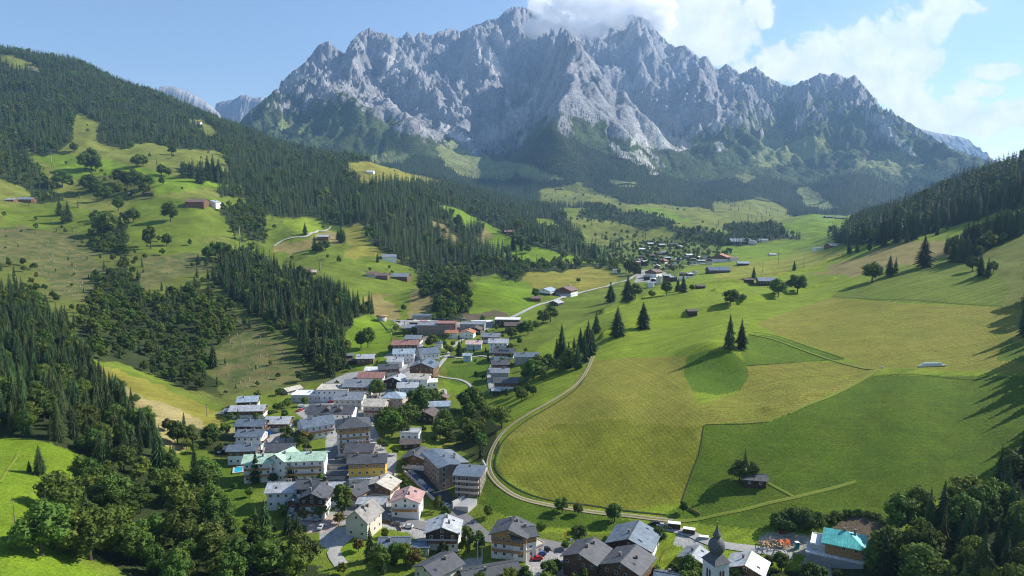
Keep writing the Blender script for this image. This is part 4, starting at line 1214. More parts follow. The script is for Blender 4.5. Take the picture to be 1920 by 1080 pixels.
def region_of(px, py, d):
    if px > 1230:
        if py > 940: return 'trees at the lower right and along the bottom edge', 'standing in the shady wood at the lower right edge'
        return 'trees on the right hand slope', 'standing on the right hand slope among similar ones'
    if px < 450 and py > 640: return 'trees of the wood at the lower left', 'standing close among similar ones in the lower left wood'
    if px < 560 and py > 225 and py < 470: return 'trees scattered over the upper left meadows', 'standing among the scattered trees of the upper left meadows'
    if px < 640 and py <= 640: return 'trees of the felled hill on the left', 'standing among similar ones on the felled hill'
    if py < 560: return 'trees of the valley beyond the village', 'standing among similar ones in the valley beyond the village'
    if px > 930: return 'trees beside the farm track', 'standing among similar ones beside the farm track'
    return 'trees between the village houses', 'standing among the houses of the village'
NM = dict(spruce='dark spruce', larch='pale larch', broad='round leafy tree', bush='low wide bush', slim='slim upright tree', autumn='yellowing leafy tree', bright='light green leafy tree')
for ln in HT.strip().splitlines():
    a, lab = ln.split('|'); k, x, y, yt = a.split(); x, y, yt = float(x), float(y), float(yt)
    p, mpp = hit(x, y); h = max(2.0, height_to(p, yt, x))
    reg = region_of(x, y, p.y / K)
    TREES.append([k, p.x, p.y, p.z, h, h / mpp, lab, None if lab else reg[0], reg])

# what can be seen: running horizon along each line of sight
CM1 = np.maximum.accumulate(S1, axis=1)
CM2 = np.maximum.accumulate(S2, axis=1)
joinmax = np.interp(gu2, gu1, CM1[:, -1])
CM2 = np.maximum(CM2, joinmax[:, None])
def lookup(G, NU, a, b):
    return bil(G, a, b)
def place(areas, spacing, seed):
    out = []
    r = np.random.default_rng(seed)
    ids = [i for i, a in enumerate(AR) if a[5] and a[5][1] == spacing]
    ymin = max(100, min(AR[i][3] for i in ids)); ymax = min(5200, max(AR[i][4] for i in ids))
    # far reach of polygons bounded by their pixel box
    xs = np.arange(-.80 * ymax, .86 * ymax, spacing); ys = np.arange(ymin, ymax, spacing)
    for y0 in range(0, len(ys), 120):
        yy = ys[y0:y0 + 120]
        xx = xs[(xs > -.80 * yy[-1]) & (xs < .86 * yy[-1])]
        X, Y = np.meshgrid(xx, yy, indexing='ij')
        X = (X + (r.random(X.shape) - .5) * spacing * 1.0).ravel(); Y = (Y + (r.random(Y.shape) - .5) * spacing * 1.0).ravel()
        u = X / Y; k = (np.abs(u) < .84) & (Y > 99); X, Y, u = X[k], Y[k], u[k]
        v = np.log(Y); near = v < V1 - .002
        a1 = (u - U0) / (U1 - U0) * (NU1 - 1); b1 = (v - V0) / (V1 - V0) * (NV1 - 1)
        a2 = (u - U0) / (U1 - U0) * (NU2 - 1); b2 = (Y - gy2[0]) / (gy2[-1] - gy2[0]) * (NV2 - 1)
        s = np.where(near, bil(S1, a1, b1), bil(S2, a2, b2))
        hor = np.where(near, bil(CM1, a1, np.maximum(b1 - 2.5, 0)), bil(CM2, a2, np.maximum(b2 - 2, 0)))
        px, py = px_of(u, s)
        k = (px > -70) & (px < 2200) & (py < 1250) & ((px < 2000) | (Y < 420)); X, Y, u, s, hor, px, py = (q[k] for q in (X, Y, u, s, hor, px, py))
        cls = classify(px, py, Y)
        for i in ids:
            kind, sp, h, brd, ch = AR[i][5]
            q = np.nonzero(cls == i)[0]
            if len(q) == 0: continue
            # thin out in natural patches
            dens = ch + (0.45 * fbm(X[q] / 40, Y[q] / 40, 2, 7) if ch < .96 else 0)
            q = q[r.random(len(q)) < dens]
            hh = h * r.uniform(.66, 1.22, len(q)) * (1 + .18 * fbm(X[q] / 60, Y[q] / 60, 2, 9))
            vis = s[q] + hh / Y[q] > hor[q] + .0004
            q = q[vis]; hh = hh[vis]
            bb = r.random(len(q)) < brd + .5 * (brd > .05) * (brd < .8) * fbm(X[q] / 50, Y[q] / 50, 2, 17)
            for t, hgt, isb in zip(q, hh, bb):
                out.append(('broad' if isb else 'spruce', X[t], Y[t], s[t] * Y[t], hgt * (.82 if isb else 1), px[t], py[t], i))
    return out
wildtrees = []
for n_, sp in enumerate(sorted({a[5][1] for a in AR if a[5]})):
    wildtrees += place(AR, sp, 100 + n_)
print('trees', len(wildtrees))
pool = []
for k, x, y, z, h, px, py, i in wildtrees:
    if k == 'spruce' and rt.random() < .07: k = 'larch'
    if k == 'broad' and rt.random() < .13: k = 'bright'
    if k == 'broad' and AR[i][0] in ('hillwood', 'hill') and rt.random() < .12: k = 'slim'
    pxh = h / y * FPX
    seen = -10 < px < 1935 and py - pxh < 1085
    pool.append([k, x * K, y * K, z * K + CAMZ, h * K, pxh if seen else pxh * .01, '', None, region_of(px, py, y)])
# forest pieces near houses and roads are cut out later via KEEPOUT

# ------------------------------------------------------------------ buildings
KEEPOUT = []
def metal(name, col, rough=.45, seam=True, met=.25):
    m, nt, b = new_mat(name); L = nt.links.new; N = nt.nodes.new
    tc = N('ShaderNodeTexCoord'); n = N('ShaderNodeTexNoise'); n.inputs['Scale'].default_value = .5; n.inputs['Detail'].default_value = 5
    L(tc.outputs['Object'], n.inputs['Vector'])
    mr = N('ShaderNodeMapRange'); mr.inputs['From Min'].default_value = .3; mr.inputs['From Max'].default_value = .7
    mr.inputs['To Min'].default_value = .72; mr.inputs['To Max'].default_value = 1.22; L(n.outputs['Fac'], mr.inputs['Value'])
    sp = N('ShaderNodeSeparateXYZ'); L(tc.outputs['Object'], sp.inputs[0])
    md = N('ShaderNodeMath'); md.operation = 'PINGPONG'; md.inputs[1].default_value = .55; L(sp.outputs[0], md.inputs[0])
    lt = N('ShaderNodeMath'); lt.operation = 'LESS_THAN'; lt.inputs[1].default_value = .07; L(md.outputs[0], lt.inputs[0])
    sm = N('ShaderNodeMath'); sm.operation = 'MULTIPLY_ADD'; sm.inputs[1].default_value = -.30; sm.inputs[2].default_value = 1.0; L(lt.outputs[0], sm.inputs[0])
    mu = N('ShaderNodeMath'); mu.operation = 'MULTIPLY'; L(mr.outputs[0], mu.inputs[0]); L(sm.outputs[0], mu.inputs[1])
    sc = N('ShaderNodeVectorMath'); sc.operation = 'SCALE'; sc.inputs[0].default_value = col; L(mu.outputs[0], sc.inputs['Scale'])
    L(sc.outputs[0], b.inputs['Base Color']); b.inputs['Roughness'].default_value = rough; b.inputs['Metallic'].default_value = met
    MATS[name] = m; return m
RF = dict(
 light=metal('pale zinc roof', (.52, .53, .53)), grey=metal('grey metal roof', (.28, .30, .32)), dark=metal('dark grey roof', (.085, .088, .095), .6, met=.1),
 blue=metal('blue grey roof', (.17, .21, .25)), pblue=metal('pale blue roof', (.42, .50, .55)), green=metal('pale green copper roof', (.42, .58, .44), .6, met=0),
 tan=metal('sandy roof', (.50, .46, .38), .8, met=0), red=metal('faded red roof', (.46, .27, .24), .7, met=0), brown=metal('brown roof', (.19, .12, .10), .7, met=0),
 rust=metal('rust red roof', (.30, .15, .12), .7, met=0), orange=metal('orange tiled roof', (.42, .17, .09), .8, met=0), white=metal('white flat roof', (.78, .78, .76), .8, met=0),
 shingle=metal('weathered shingle roof', (.30, .28, .25), .9, met=0), turq=metal('turquoise sheeted roof', (.10, .50, .46), .5, met=0), dbrown=metal('dark brown roof', (.11, .085, .075), .75, met=0), pink=metal('pale pink roof', (.58, .42, .40), .7, met=0))
WL = dict(
 white=mat('white render', (.80, .79, .76), .9, .05, .4), cream=mat('cream render', (.66, .60, .48), .9, .07, .4), beige=mat('beige render', (.55, .46, .38), .9, .07, .4),
 wood=mat('brown timber', (.17, .095, .05), .85, .3, 1.5), dwood=mat('dark timber', (.065, .042, .028), .85, .3, 1.5), lwood=mat('golden timber', (.38, .22, .09), .8, .2, 1.5),
 yellow=mat('yellow render', (.72, .46, .08), .9, .06, .4), grey=mat('grey render', (.36, .36, .35), .9, .1, .4), brownr=mat('brown cladding', (.24, .18, .14), .85, .15, .8),
 conc=mat('concrete', (.50, .48, .45), .9, .12, .3), tealw=mat('blue grey render', (.42, .52, .55), .9, .08, .4))
GLASS = mat('window glass', (.035, .045, .055), .12, .2, 1, spec=.6)
FRAME = mat('white window frame', (.70, .69, .66), .6, .05)
CHIM = mat('chimney brick', (.22, .19, .17), .9, .2, 2)
SOLAR = mat('solar panel', (.020, .030, .055), .2, .1, 1, spec=.6)
RED = mat('red flowers', (.55, .04, .03), .8, .3, 4)

def boxes(bs):
    v, f = [], []
    for (x0, x1, y0, y1, z0, z1) in bs:
        b = len(v); v += [(x, y, z) for x in (x0, x1) for y in (y0, y1) for z in (z0, z1)]
        f += [tuple(b + i for i in q) for q in ((0, 1, 3, 2), (4, 6, 7, 5), (0, 4, 5, 1), (2, 3, 7, 6), (0, 2, 6, 4), (1, 5, 7, 3))]
    return v, f
def bmesh_of(name, bs, m): return mesh_of(name, *boxes(bs), m)
def window_mesh(w=1.15, h=1.3, pane=False):
    fr = [(-w / 2, w / 2, -.03, .05, -h / 2, -h / 2 + .1), (-w / 2, w / 2, -.03, .05, h / 2 - .1, h / 2), (-w / 2, -w / 2 + .1, -.03, .05, -h / 2 + .1, h / 2 - .1), (w / 2 - .1, w / 2, -.03, .05, -h / 2 + .1, h / 2 - .1), (-.03, .03, -.03, .035, -h / 2 + .1, h / 2 - .1)]
    gl = [(-w / 2 + .1, -.03, -.03, .02, -h / 2 + .1, h / 2 - .1), (.03, w / 2 - .1, -.03, .02, -h / 2 + .1, h / 2 - .1)]
    if pane: return mesh_of('window', *boxes(fr), FRAME), mesh_of('pane', *boxes(gl), GLASS)
    v, f = boxes(fr + gl)
    return mesh_of('window', v, f, None, mats=[FRAME, GLASS], midx=[0] * 30 + [1] * 12)
WIN = window_mesh(); WINF, WINP = window_mesh(pane=True)
WINT = window_mesh(1.3, 2.1)
BIGW = window_mesh(2.2, 1.7)
def hit_h(px, py, h):
    """ground point under a spot h metres up that is seen at this pixel"""
    u, s = us_of(px, py); u, s = float(u), float(s); h = h / K
    a = min(max((u - U0) / (U1 - U0) * (NU1 - 1), 0), NU1 - 1.001); i = int(a); f = a - i
    ys = np.exp(gv1); col = (S1[i] * (1 - f) + S1[i + 1] * f) + h / ys
    ok = np.where(col >= s)[0]; j = ok[0] if len(ok) else 300
    if j > 0:
        t = (s - col[j - 1]) / (col[j] - col[j - 1] + 1e-12); y = ys[j - 1] + min(max(t, 0), 1) * (ys[j] - ys[j - 1])
    else: y = ys[0]
    X, Y = u * y * K, y * K
    return Vector((X, Y, gz(X, Y))), Y / FPX * (CP - s * SP)
ROOF_T = .28
def block(root, L, W, H, pitch, roof, wall, off=(0, 0), rot=0, upper=None, style='gable', z0=-4.0, wins=True, balc=None, near=False, chim=1, seed=0, over=.9, dz=0, rows=None, balm='wood', tall=False):
    """one wing of a building: walls, roof, cladding, windows, balconies"""
    rr = random.Random(seed); hl, hw = L / 2, W / 2; rise = hw * math.tan(pitch)
    M = Matrix.Translation((off[0], off[1], dz)) @ Matrix.Rotation(rot, 4, 'Z')
    def put(name, me, par=root, m=Matrix()):
        o = bpy.data.objects.new(name, me); link(o, par); o.matrix_local = M @ m if par is root else m; return o
    if style == 'gable':
        v = [(-hl, -hw, z0), (hl, -hw, z0), (hl, hw, z0), (-hl, hw, z0), (-hl, -hw, H), (hl, -hw, H), (hl, hw, H), (-hl, hw, H), (-hl, 0, H + rise), (hl, 0, H + rise)]
        f = [(0, 1, 5, 4), (2, 3, 7, 6), (1, 2, 6, 9, 5), (3, 0, 4, 8, 7), (4, 5, 9, 8), (6, 7, 8, 9)]
        put('wall', mesh_of('wall', v, f, WL[wall]))
        if upper:
            zc = max(H - 2.6, .5); e = .05
            v = [(-hl - e, -hw - e, zc), (hl + e, -hw - e, zc), (hl + e, hw + e, zc), (-hl - e, hw + e, zc), (-hl - e, -hw - e, H), (hl + e, -hw - e, H), (hl + e, hw + e, H), (-hl - e, hw + e, H), (-hl - e, 0, H + rise), (hl + e, 0, H + rise)]
            put('timber_cladding', mesh_of('timber_cladding', v, [(0, 1, 5, 4), (2, 3, 7, 6), (1, 2, 6, 9, 5), (3, 0, 4, 8, 7), (3, 2, 1, 0)], WL[upper]))
        ov, og = over, over * 1.1; tp = math.tan(pitch); t = ROOF_T; v = []; f = []
        for sgn in (-1, 1):
            b = len(v); ye, ze = sgn * (hw + ov), H - ov * tp
            for x in (-hl - og, hl + og):
                v += [(x, 0, H + rise + .04), (x, ye, ze + .04), (x, ye, ze + t + .04), (x, 0, H + rise + t + .04)]
            f += [(b, b + 1, b + 2, b + 3), (b + 7, b + 6, b + 5, b + 4), (b + 3, b + 2, b + 6, b + 7), (b + 4, b + 5, b + 1, b), (b + 1, b + 5, b + 6, b + 2)]
        ro = put('roof', mesh_of('roof', v, f, RF[roof]))
        # ridge cap and verge boards
        put('ridge_cap', mesh_of('ridge_cap', *boxes([(-hl - og, hl + og, -.22, .22, H + rise + t + .0, H + rise + t + .12)]), RF['dark' if roof in ('dark', 'blue') else 'grey'])) if near else None
        for c_ in range(chim):
            x = rr.uniform(-.3, .3) * L; y = rr.choice((-1, 1)) * rr.uniform(.1, .45) * hw; zt = H + rise - abs(y) * tp
            put('chimney', bmesh_of('chimney', [(x - .4, x + .4, y - .4, y + .4, zt - .2, zt + 1.5), (x - .5, x + .5, y - .5, y + .5, zt + 1.5, zt + 1.62)], CHIM))
        if near:
            for c_ in range(rr.randint(1, 3)):
                x = rr.uniform(-.38, .38) * L; y = rr.choice((-1, -1, 1)) * rr.uniform(.3, .75) * hw; zt = H + rise - abs(y) * tp + t
                a = math.atan(tp) * (-1 if y > 0 else 1)
                put('roof_window', bmesh_of('roof_window', [(-.45, .45, -.6, .6, 0, .12)], GLASS), root, Matrix.Translation((x, y, zt)) @ Matrix.Rotation(a, 4, 'X'))
    elif style == 'hip':
        v = [(-hl, -hw, z0), (hl, -hw, z0), (hl, hw, z0), (-hl, hw, z0), (-hl, -hw, H), (hl, -hw, H), (hl, hw, H), (-hl, hw, H)]
        put('wall', mesh_of('wall', v, [(0, 1, 5, 4), (1, 2, 6, 5), (2, 3, 7, 6), (3, 0, 4, 7), (4, 5, 6, 7)], WL[wall]))
        if upper:
            zc = H - 2.6; e = .05
            put('timber_cladding', bmesh_of('timber_cladding', [(-hl - e, hl + e, -hw - e, hw + e, zc, H - .02)], WL[upper]))
        o_ = over; rl = max(hl - hw * .9, .1); ez = H - o_ * math.tan(pitch) + .05; rz = H + rise + .3
        v = [(-hl - o_, -hw - o_, ez), (hl + o_, -hw - o_, ez), (hl + o_, hw + o_, ez), (-hl - o_, hw + o_, ez)]
        v += [(x, y, z + ROOF_T) for x, y, z in v] + [(-rl, 0, rz), (rl, 0, rz)]
        f = [(3, 2, 1, 0), (0, 1, 5, 4), (1, 2, 6, 5), (2, 3, 7, 6), (3, 0, 4, 7), (4, 5, 9, 8), (5, 6, 9), (6, 7, 8, 9), (7, 4, 8)]
        put('roof', mesh_of('roof', v, f, RF[roof]))
        for c_ in range(chim):
            x = rr.uniform(-.3, .3) * L; y = rr.uniform(-.3, .3) * hw
            put('chimney', bmesh_of('chimney', [(x - .4, x + .4, y - .4, y + .4, H, H + rise + 1.3)], CHIM))
    else:
        put('wall', bmesh_of('wall', [(-hl, hl, -hw, hw, z0, H)], WL[wall]))
        put('roof', bmesh_of('roof', [(-hl - .3, hl + .3, -hw - .3, hw + .3, H, H + .3), (-hl - .3, hl + .3, -hw - .3, -hw - .05, H + .3, H + .6), (-hl - .3, hl + .3, hw + .05, hw + .3, H + .3, H + .6), (-hl - .3, -hl - .05, -hw - .05, hw + .05, H + .3, H + .6), (hl + .05, hl + .3, -hw - .05, hw + .05, H + .3, H + .6)], RF[roof]))
        if chim:
            for c_ in range(2):
                x = rr.uniform(-.4, .4) * L; y = rr.uniform(-.3, .3) * W
                put('roof_vent', bmesh_of('roof_vent', [(x - .6, x + .6, y - .5, y + .5, H + .3, H + 1.2)], WL['grey']))
    if wins:
        n_rows = rows or max(1, int(H / 2.7))
        e = .07 if upper else .02
        sides = [(0, -hw - e, 0, L), (hl + e, 0, 90, W), (-hl - e, 0, -90, W), (0, hw + e, 180, L)]
        for (sx, sy, a, ln) in sides:
            # the side turned away from the road stays blind
            wn_ = (root.rotation_euler.z + rot + R(a)); facing = math.cos(wn_)
            if facing < -.35: continue
            nc = max(1, int((ln - .8) / 3.0)); step = ln / nc
            for r_ in range(n_rows):
                zc = (r_ + .55) * (H / n_rows)
                for c_ in range(nc):
                    if rr.random() < .12: continue
                    d = (c_ + .5 - nc / 2) * step
                    m = Matrix.Translation((sx, sy, zc)) @ Matrix.Rotation(R(a), 4, 'Z') @ Matrix.Translation((d, 0, 0))
                    if near:
                        w_ = put('window', WINF, root, m); put('pane', WINP, w_, Matrix())
                    else: put('window', WINT if tall else WIN, root, m)
            if style == 'gable' and a in (90, -90) and W > 7 and rise > 1.6:
                m = Matrix.Translation((sx, 0, H + rise * .28)) @ Matrix.Rotation(R(a), 4, 'Z')
                put('window', WIN, root, m)
    if balc:
        # railings in front of the storeys on one side
        side, n_b = balc
        sx, sy, a, ln = dict(f=(0, -hw, 0, L), r=(hl, 0, 90, W), l=(-hl, 0, -90, W))[side]
        n_rows = rows or max(1, int(H / 2.7))
        for r_ in range(max(1, n_rows - n_b), n_rows + (1 if style == 'gable' and side in 'rl' and H + rise - 1 > (n_rows) * H / n_rows + 1.6 and W > 9 and n_b > 1 else 0)):
            z = r_ * H / n_rows; hb = ln * (.46 if r_ < n_rows else .2)
            bs = [(-hb, hb, -1.25, 0.0, z - .12, z + .02), (-hb, hb, -1.29, -1.21, z + .15, z + .45), (-hb, hb, -1.29, -1.21, z + .55, z + 1.0), (-hb, -hb + .07, -1.21, 0, z + .15, z + 1.0), (hb - .07, hb, -1.21, 0, z + .15, z + 1.0)]
            b_ = put('balcony', bmesh_of('balcony', bs, WL[balm]), root, Matrix.Translation((sx, sy, 0)) @ Matrix.Rotation(R(a), 4, 'Z') @ Matrix.Translation((0, -.1, 0)))
    return M
def keep(p, r_): KEEPOUT.append((p.x, p.y, r_))
def building(name, label, cat, p, yaw, group=None): return thing(name, label, cat, p, R(yaw), group)

# column, row (middle of the roof), length, width (px at that distance), yaw, storeys, roof, wall, upper wall, shape, balcony, label
HOUSES = """
764 927 46 48 87 3 red white - gable l2b chalet|white chalet with faded red roof and golden balconies above the car park wall
832 982 50 56 88 3 light white dwood gable l2 chalet|white chalet with pale zinc roof and dark gable, beside two slim pointed trees
682 955 54 42 72 3 shingle cream - gable - house|old cream house with a weathered shingle roof beside the hotel forecourt
740 1013 52 38 2 1 blue grey - gable - house|low house with blue grey roof beside the lawn, left of the pale concrete yard
787 1023 36 24 3 1 blue conc - flat - garage|low dark flat roofed garage on the pale concrete yard
822 1054 66 56 48 2 dark cream - gable - house|dark ribbed roof house with cream walls at the bottom edge below the white chalet
918 1068 104 56 20 1 dark grey - gable - house|long low dark roofed building at the bottom edge with a pale forecourt behind
1188 1001 74 76 66 2 blue white dwood gable l1 house|very large house with blue grey metal roof where the gravel track meets the lane
1303 1037 40 42 56 1 grey wood - gable - house|small grey roofed house directly left of the church tower
1402 1053 52 60 60 2 light white wood gable - house|pale roofed house right of the church tower among bushes
1256 1082 50 60 -18 1 blue white - gable - church hall|dark blue roof at the bottom edge left of the church tower
716 902 40 50 74 2 tan cream wood gable l1r house|sandy roofed house with red flower boxes behind the white roofed annex
699 935 48 28 2 1 light grey - gable - garage|low pale ribbed roof behind the old shingle roofed house
668 913 46 40 60 2 dark cream wood gable - house|dark brown roofed house beside the very tall slim tree
690 856 66 42 3 4 dark yellow lwood gable - hotel|yellow hotel with a dark roof and timber top storey
688 892 60 36 4 1 white white - flat - annex|low annex with a bright white flat roof in front of the yellow hotel
676 836 48 40 3 3 dark brownr - gable - house|dark roofed house directly behind the yellow hotel
784 850 44 46 78 2 dark white wood gable l1 house|dark roofed house with solar panels left of the brown apartment hotel
770 808 35 26 2 2 light white - mono - house|small white house with a nearly flat white roof above the parking lawn
770 826 34 22 0 1 dbrown dwood - gable - shed|low brown annex in front of the small white roofed house
527 836 46 34 5 2 dark cream - gable - house|dark blue grey roof just behind the green roofed hotel
457 837 50 30 2 3 blue white wood gable r2 house|grey roofed chalet with white lower walls nearest the swimming pool
431 838 15 14 2 1 dark dwood - gable - shed|tiny dark shed at the left end of the village
472 809 46 34 2 3 blue white - gable r2r house|white chalet with a grey roof, third of the row at the left village edge
473 790 50 34 2 3 blue dwood - gable r2 house|grey roofed dark timber chalet, second of the row at the left village edge
523 785 42 36 8 2 light white wood gable r1 house|white chalet with a pale roof and brown right gable above the small car park
592 787 56 46 32 3 blue white - gable f1 house|large white house with a blue grey roof and long balcony, standing diagonally
466 746 34 30 10 2 pblue white dwood gable - house|pale blue roofed house, topmost at the left village edge
466 763 60 30 4 2 light white wood gable r1r house|long white house with pale roof and red brown balconies at the left village edge
430 768 14 14 0 1 grey dwood - gable - shed|small grey shed left of the long pale roofed house
662 788 58 52 16 6 dark white lwood hip f4o hotel|tall white hotel with a dark hipped roof and orange balconies in the village centre
624 764 82 46 3 3 dark white - gable - inn|long white inn with a dark roof and two dormers
577 737 50 34 -6 2 white conc - flat f1 house|modern flat roofed white villa below the felled slope
547 727 30 18 52 1 tan conc - gable - shed|slanting sandy roofed building beside the modern villa
628 726 58 44 0 3 tan white - flat - shop|wide flat cream roofed building in the upper village
657 740 50 40 0 3 grey cream - gable - house|grey roofed house with white gable below the wide cream flat roof
674 716 50 40 0 3 grey cream wood gable - house|grey roofed house with two tiers of roof lights behind the cream flat roof
705 752 37 38 0 3 tan beige - gable f1 house|beige house with a sandy roof beside the village centre trees
776 631 28 24 0 2 grey white wood gable - house|grey roofed house right behind the long brown red inn
760 641 46 28 0 3 rust wood - gable f2 inn|long brown timber inn with a rust red roof
758 657 38 28 0 3 pblue white - gable - house|white house with a pale blue roof next below the brown timber inn
742 673 27 22 0 2 light white - gable - house|small white roofed house left of the large slate roofed hotel
686 667 30 24 5 2 light wood - gable r1 house|timber chalet with a pale roof alone on the green left of the village
656 664 13 12 0 1 grey dwood - gable - shed|tiny grey shed, left of the timber chalet on the green
661 674 13 11 0 1 dbrown dwood - gable - shed|tiny brown shed, just below the grey shed on the green
802 656 34 34 26 2 blue white - gable - house|slate grey roofed house above the large slate roofed hotel
796 680 44 42 82 4 blue wood - gable l2 hotel|large slate blue roofed timber hotel beside the shaded street
728 686 34 28 12 3 dark cream wood gable r2 house|dark roofed house with sunlit balconies behind the red brown roof
700 690 26 20 0 2 white white - gable - house|small house with a whitish roof left of the dark roofed house
698 701 46 32 0 2 rust white - gable - house|white house with a red brown roof beside the meadow edge
744 708 32 38 74 2 light dwood - gable l1 house|dark timber chalet with a pale right roof slope in the upper village
786 704 38 30 0 3 tan white - gable - house|white house with a sandy roof directly below the slate blue hotel
765 720 36 28 0 2 light tealw - gable - house|bluish walled house with a white ribbed roof below the dark timber chalet
741 738 34 36 80 3 pblue beige - hip - house|beige house with a pale blue hipped roof near the upper car park
808 712 20 20 10 2 white white - gable - house|small white house beside the winding footpath
889 641 28 22 0 2 pink tealw - gable - house|small house with a pale pink roof and white walls by the lift hill road
935 638 34 26 0 3 light white - gable - house|pale grey roofed white house on the right edge above the village
921 627 32 24 0 2 grey white wood gable - house|grey roofed chalet above the pale grey roofed white house
946 656 36 30 -12 2 dark white wood gable f1 house|dark roofed house with solar panels on the right village edge
987 664 43 24 0 2 blue grey - gable - house|long house with a dark blue roof at the far right of the village
937 678 30 26 6 2 dark cream wood gable - house|dark roofed chalet just below the solar roofed house
937 693 32 26 0 2 grey grey - gable - house|grey house with a flat looking grey roof on the right village edge
949 711 42 30 0 2 dark white wood gable - house|long dark roofed house among trees under the farm track
931 729 13 14 0 1 light dwood - gable - hut|tiny hut with a pale roof left of the wooded bank
877 664 14 13 0 2 pblue tealw - gable - house|very small pale blue house beside the village stream path
824 755 36 26 0 2 pblue grey - gable - house|low house with a pale blue roof at the foot of the footpath slope
803 771 32 32 72 2 dbrown dwood - gable - house|dark timber chalet with a brown roof hidden in trees
831 742 15 15 80 1 brown wood - gable - hut|small brown hut at the bend of the footpath
823 641 12 12 0 2 blue white - gable - house|tiny blue roofed house among the garden trees
847 621 22 18 6 2 orange white - gable - house|orange roofed house directly below the lift station
877 620 22 24 80 2 orange white - gable - house|orange roofed house with its gable forward, right of its orange neighbour
891 614 22 22 80 2 dbrown dwood - gable - house|dark brown chalet right of the orange roofed houses
768 611 24 20 8 2 grey wood - gable - house|grey roofed timber house under the long walkway of the lift station
566 506 30 26 22 2 brown white wood gable - mountain inn|brown roofed inn with white sunshades on the hillside above the forest
584 508 18 16 10 1 tan wood - gable - shed|small sandy roofed barn right of the hillside inn
729 479 26 22 14 2 grey white - gable - house|white house with a grey roof alone on the hillside ledge
698 511 18 17 0 2 brown cream - gable - house|cream house with a brown roof, leftmost of three on the hillside
718 514 22 18 0 2 brown wood - gable - house|brown timber house, middle of three on the hillside
752 515 30 24 -12 2 grey wood - gable - farmhouse|grey roofed farmhouse, right one of three on the hillside
607 442 20 16 0 2 light wood - gable - house|pale roofed house between small spruces above the winding lane
855 521 10 10 20 1 light white - gable - house|tiny white house at the edge of the valley wood
956 433 18 16 -6 1 rust wood - gable - barn|rust roofed barn at the top of the bright valley slope
370 376 34 28 6 2 brown wood - gable - farmhouse|wide brown farmhouse on the high left meadow
400 378 18 22 76 2 light white - gable - house|white house with a pale roof right of the wide brown farmhouse
50 372 24 20 6 2 grey wood - gable - house|grey roofed timber house, right one at the far left edge
22 373 14 13 0 1 light wood - gable - house|pale roofed small house, left one at the far left edge
370 229 14 14 10 1 rust white - gable - hut|small red roofed hut on the high clearing in the forest
60 128 14 12 10 1 rust cream - gable - hut|small red roofed hut on the topmost left clearing
276 361 14 11 0 1 dbrown dwood - gable - hut|small dark hut above the wide brown farmhouse
246 362 8 8 0 1 grey dwood - gable - hut|tiny hay hut on the slope among round trees
695 321 13 10 0 1 white white - gable - hut|tiny white hut on the yellow ridge meadow
1026 542 30 24 62 2 pblue dwood white gable l1 farmhouse|farmhouse with a pale blue roof on the valley field lane
1062 540 32 30 62 3 brown white wood gable l2 farmhouse|large brown roofed chalet with balconies on the valley field lane
1005 557 16 15 0 1 brown wood - gable - shed|small brown roofed barn left of the valley field farmhouses
1043 565 20 18 56 1 light dwood - gable - shed|small white roofed barn below the valley field farmhouses
1438 523 33 26 -6 2 grey dwood - gable - barn|long dark timber barn behind two large round trees
1404 523 16 10 0 1 dbrown dwood - gable - hut|small dark hay hut beside the pointed spruce
1313 535 15 10 0 1 dbrown dwood - gable - hut|dark hay hut on the terrace edge right of the paired spruces
1297 581 17 13 0 1 dbrown dwood - gable - hut|dark hay hut on the slope below the terrace trees
1414 892 40 26 -14 1 dark dwood - gable - barn|dark hay barn among trees in the lush field
1346 503 38 26 0 2 blue dwood - gable - farmhouse|long farmhouse with a blue grey roof in the striped meadows
1393 492 20 14 -6 1 pblue dwood - gable - farmhouse|low pale blue roofed house behind the striped meadow
1352 479 32 30 62 3 orange white wood gable - farmhouse|large white house with an orange red roof in the far valley
1374 483 16 14 20 2 brown white - gable - house|white house right of the orange red roofed house
1387 450 38 26 -6 2 grey dwood - gable - farmhouse|very long grey roofed farm barn under the far spruce wood
1411 452 12 14 70 2 light white - gable - house|white gabled house at the end of the long grey barn
1430 449 16 12 0 1 grey white - gable - house|small grey roofed house right of the long grey barn
1553 406 14 10 0 1 dbrown dwood - gable - barn|dark barn, left of two at the far end of the bright flat meadow
1574 408 15 10 0 1 dbrown dwood - gable - barn|dark barn, right of two at the far end of the bright flat meadow
1485 442 8 8 0 1 white cream - gable - hut|tiny pale hut on the bright flat meadow
1540 464 28 14 0 1 white white - flat - house|long white building behind the tree row in the far valley
1560 458 20 16 20 1 grey wood - gable - house|grey roofed house among spruces at the foot of the right forest
1448 476 12 9 0 1 light cream - gable - hut|pale hut between the hedge trees of the far valley
1241 487 18 16 50 2 rust white wood gable - house|rust red roofed house at the front of the far village
1226 507 24 22 50 3 brown white wood gable - house|brown gabled white house at the near end of the far village
1199 491 18 16 30 2 pink cream - gable - house|cream house beside the large round tree of the far village
1155 506 11 10 0 2 white white - flat - house|small white cube shaped house at the edge of the yellow valley field
"""
FARV = "1222 452 1212 462 1213 471 1222 478 1205 466 1232 464 1236 474 1247 472 1262 457 1273 461 1204 480 1196 486 1208 489 1153 475 1188 496 1262 487 1272 484 1284 481 1291 477 1300 485 1308 481 1314 488 1322 480 1213 517 1225 522 1236 519 1250 515 1262 518 1221 529 1280 512 1292 512 1302 508 1218 456 1240 458 1228 486 1330 486 1250 482 1196 503 1600 403 1612 405 1625 402 1640 404 1232 497 1256 496"
NEAR_LIMIT = 345
hcount = 0; HS = []
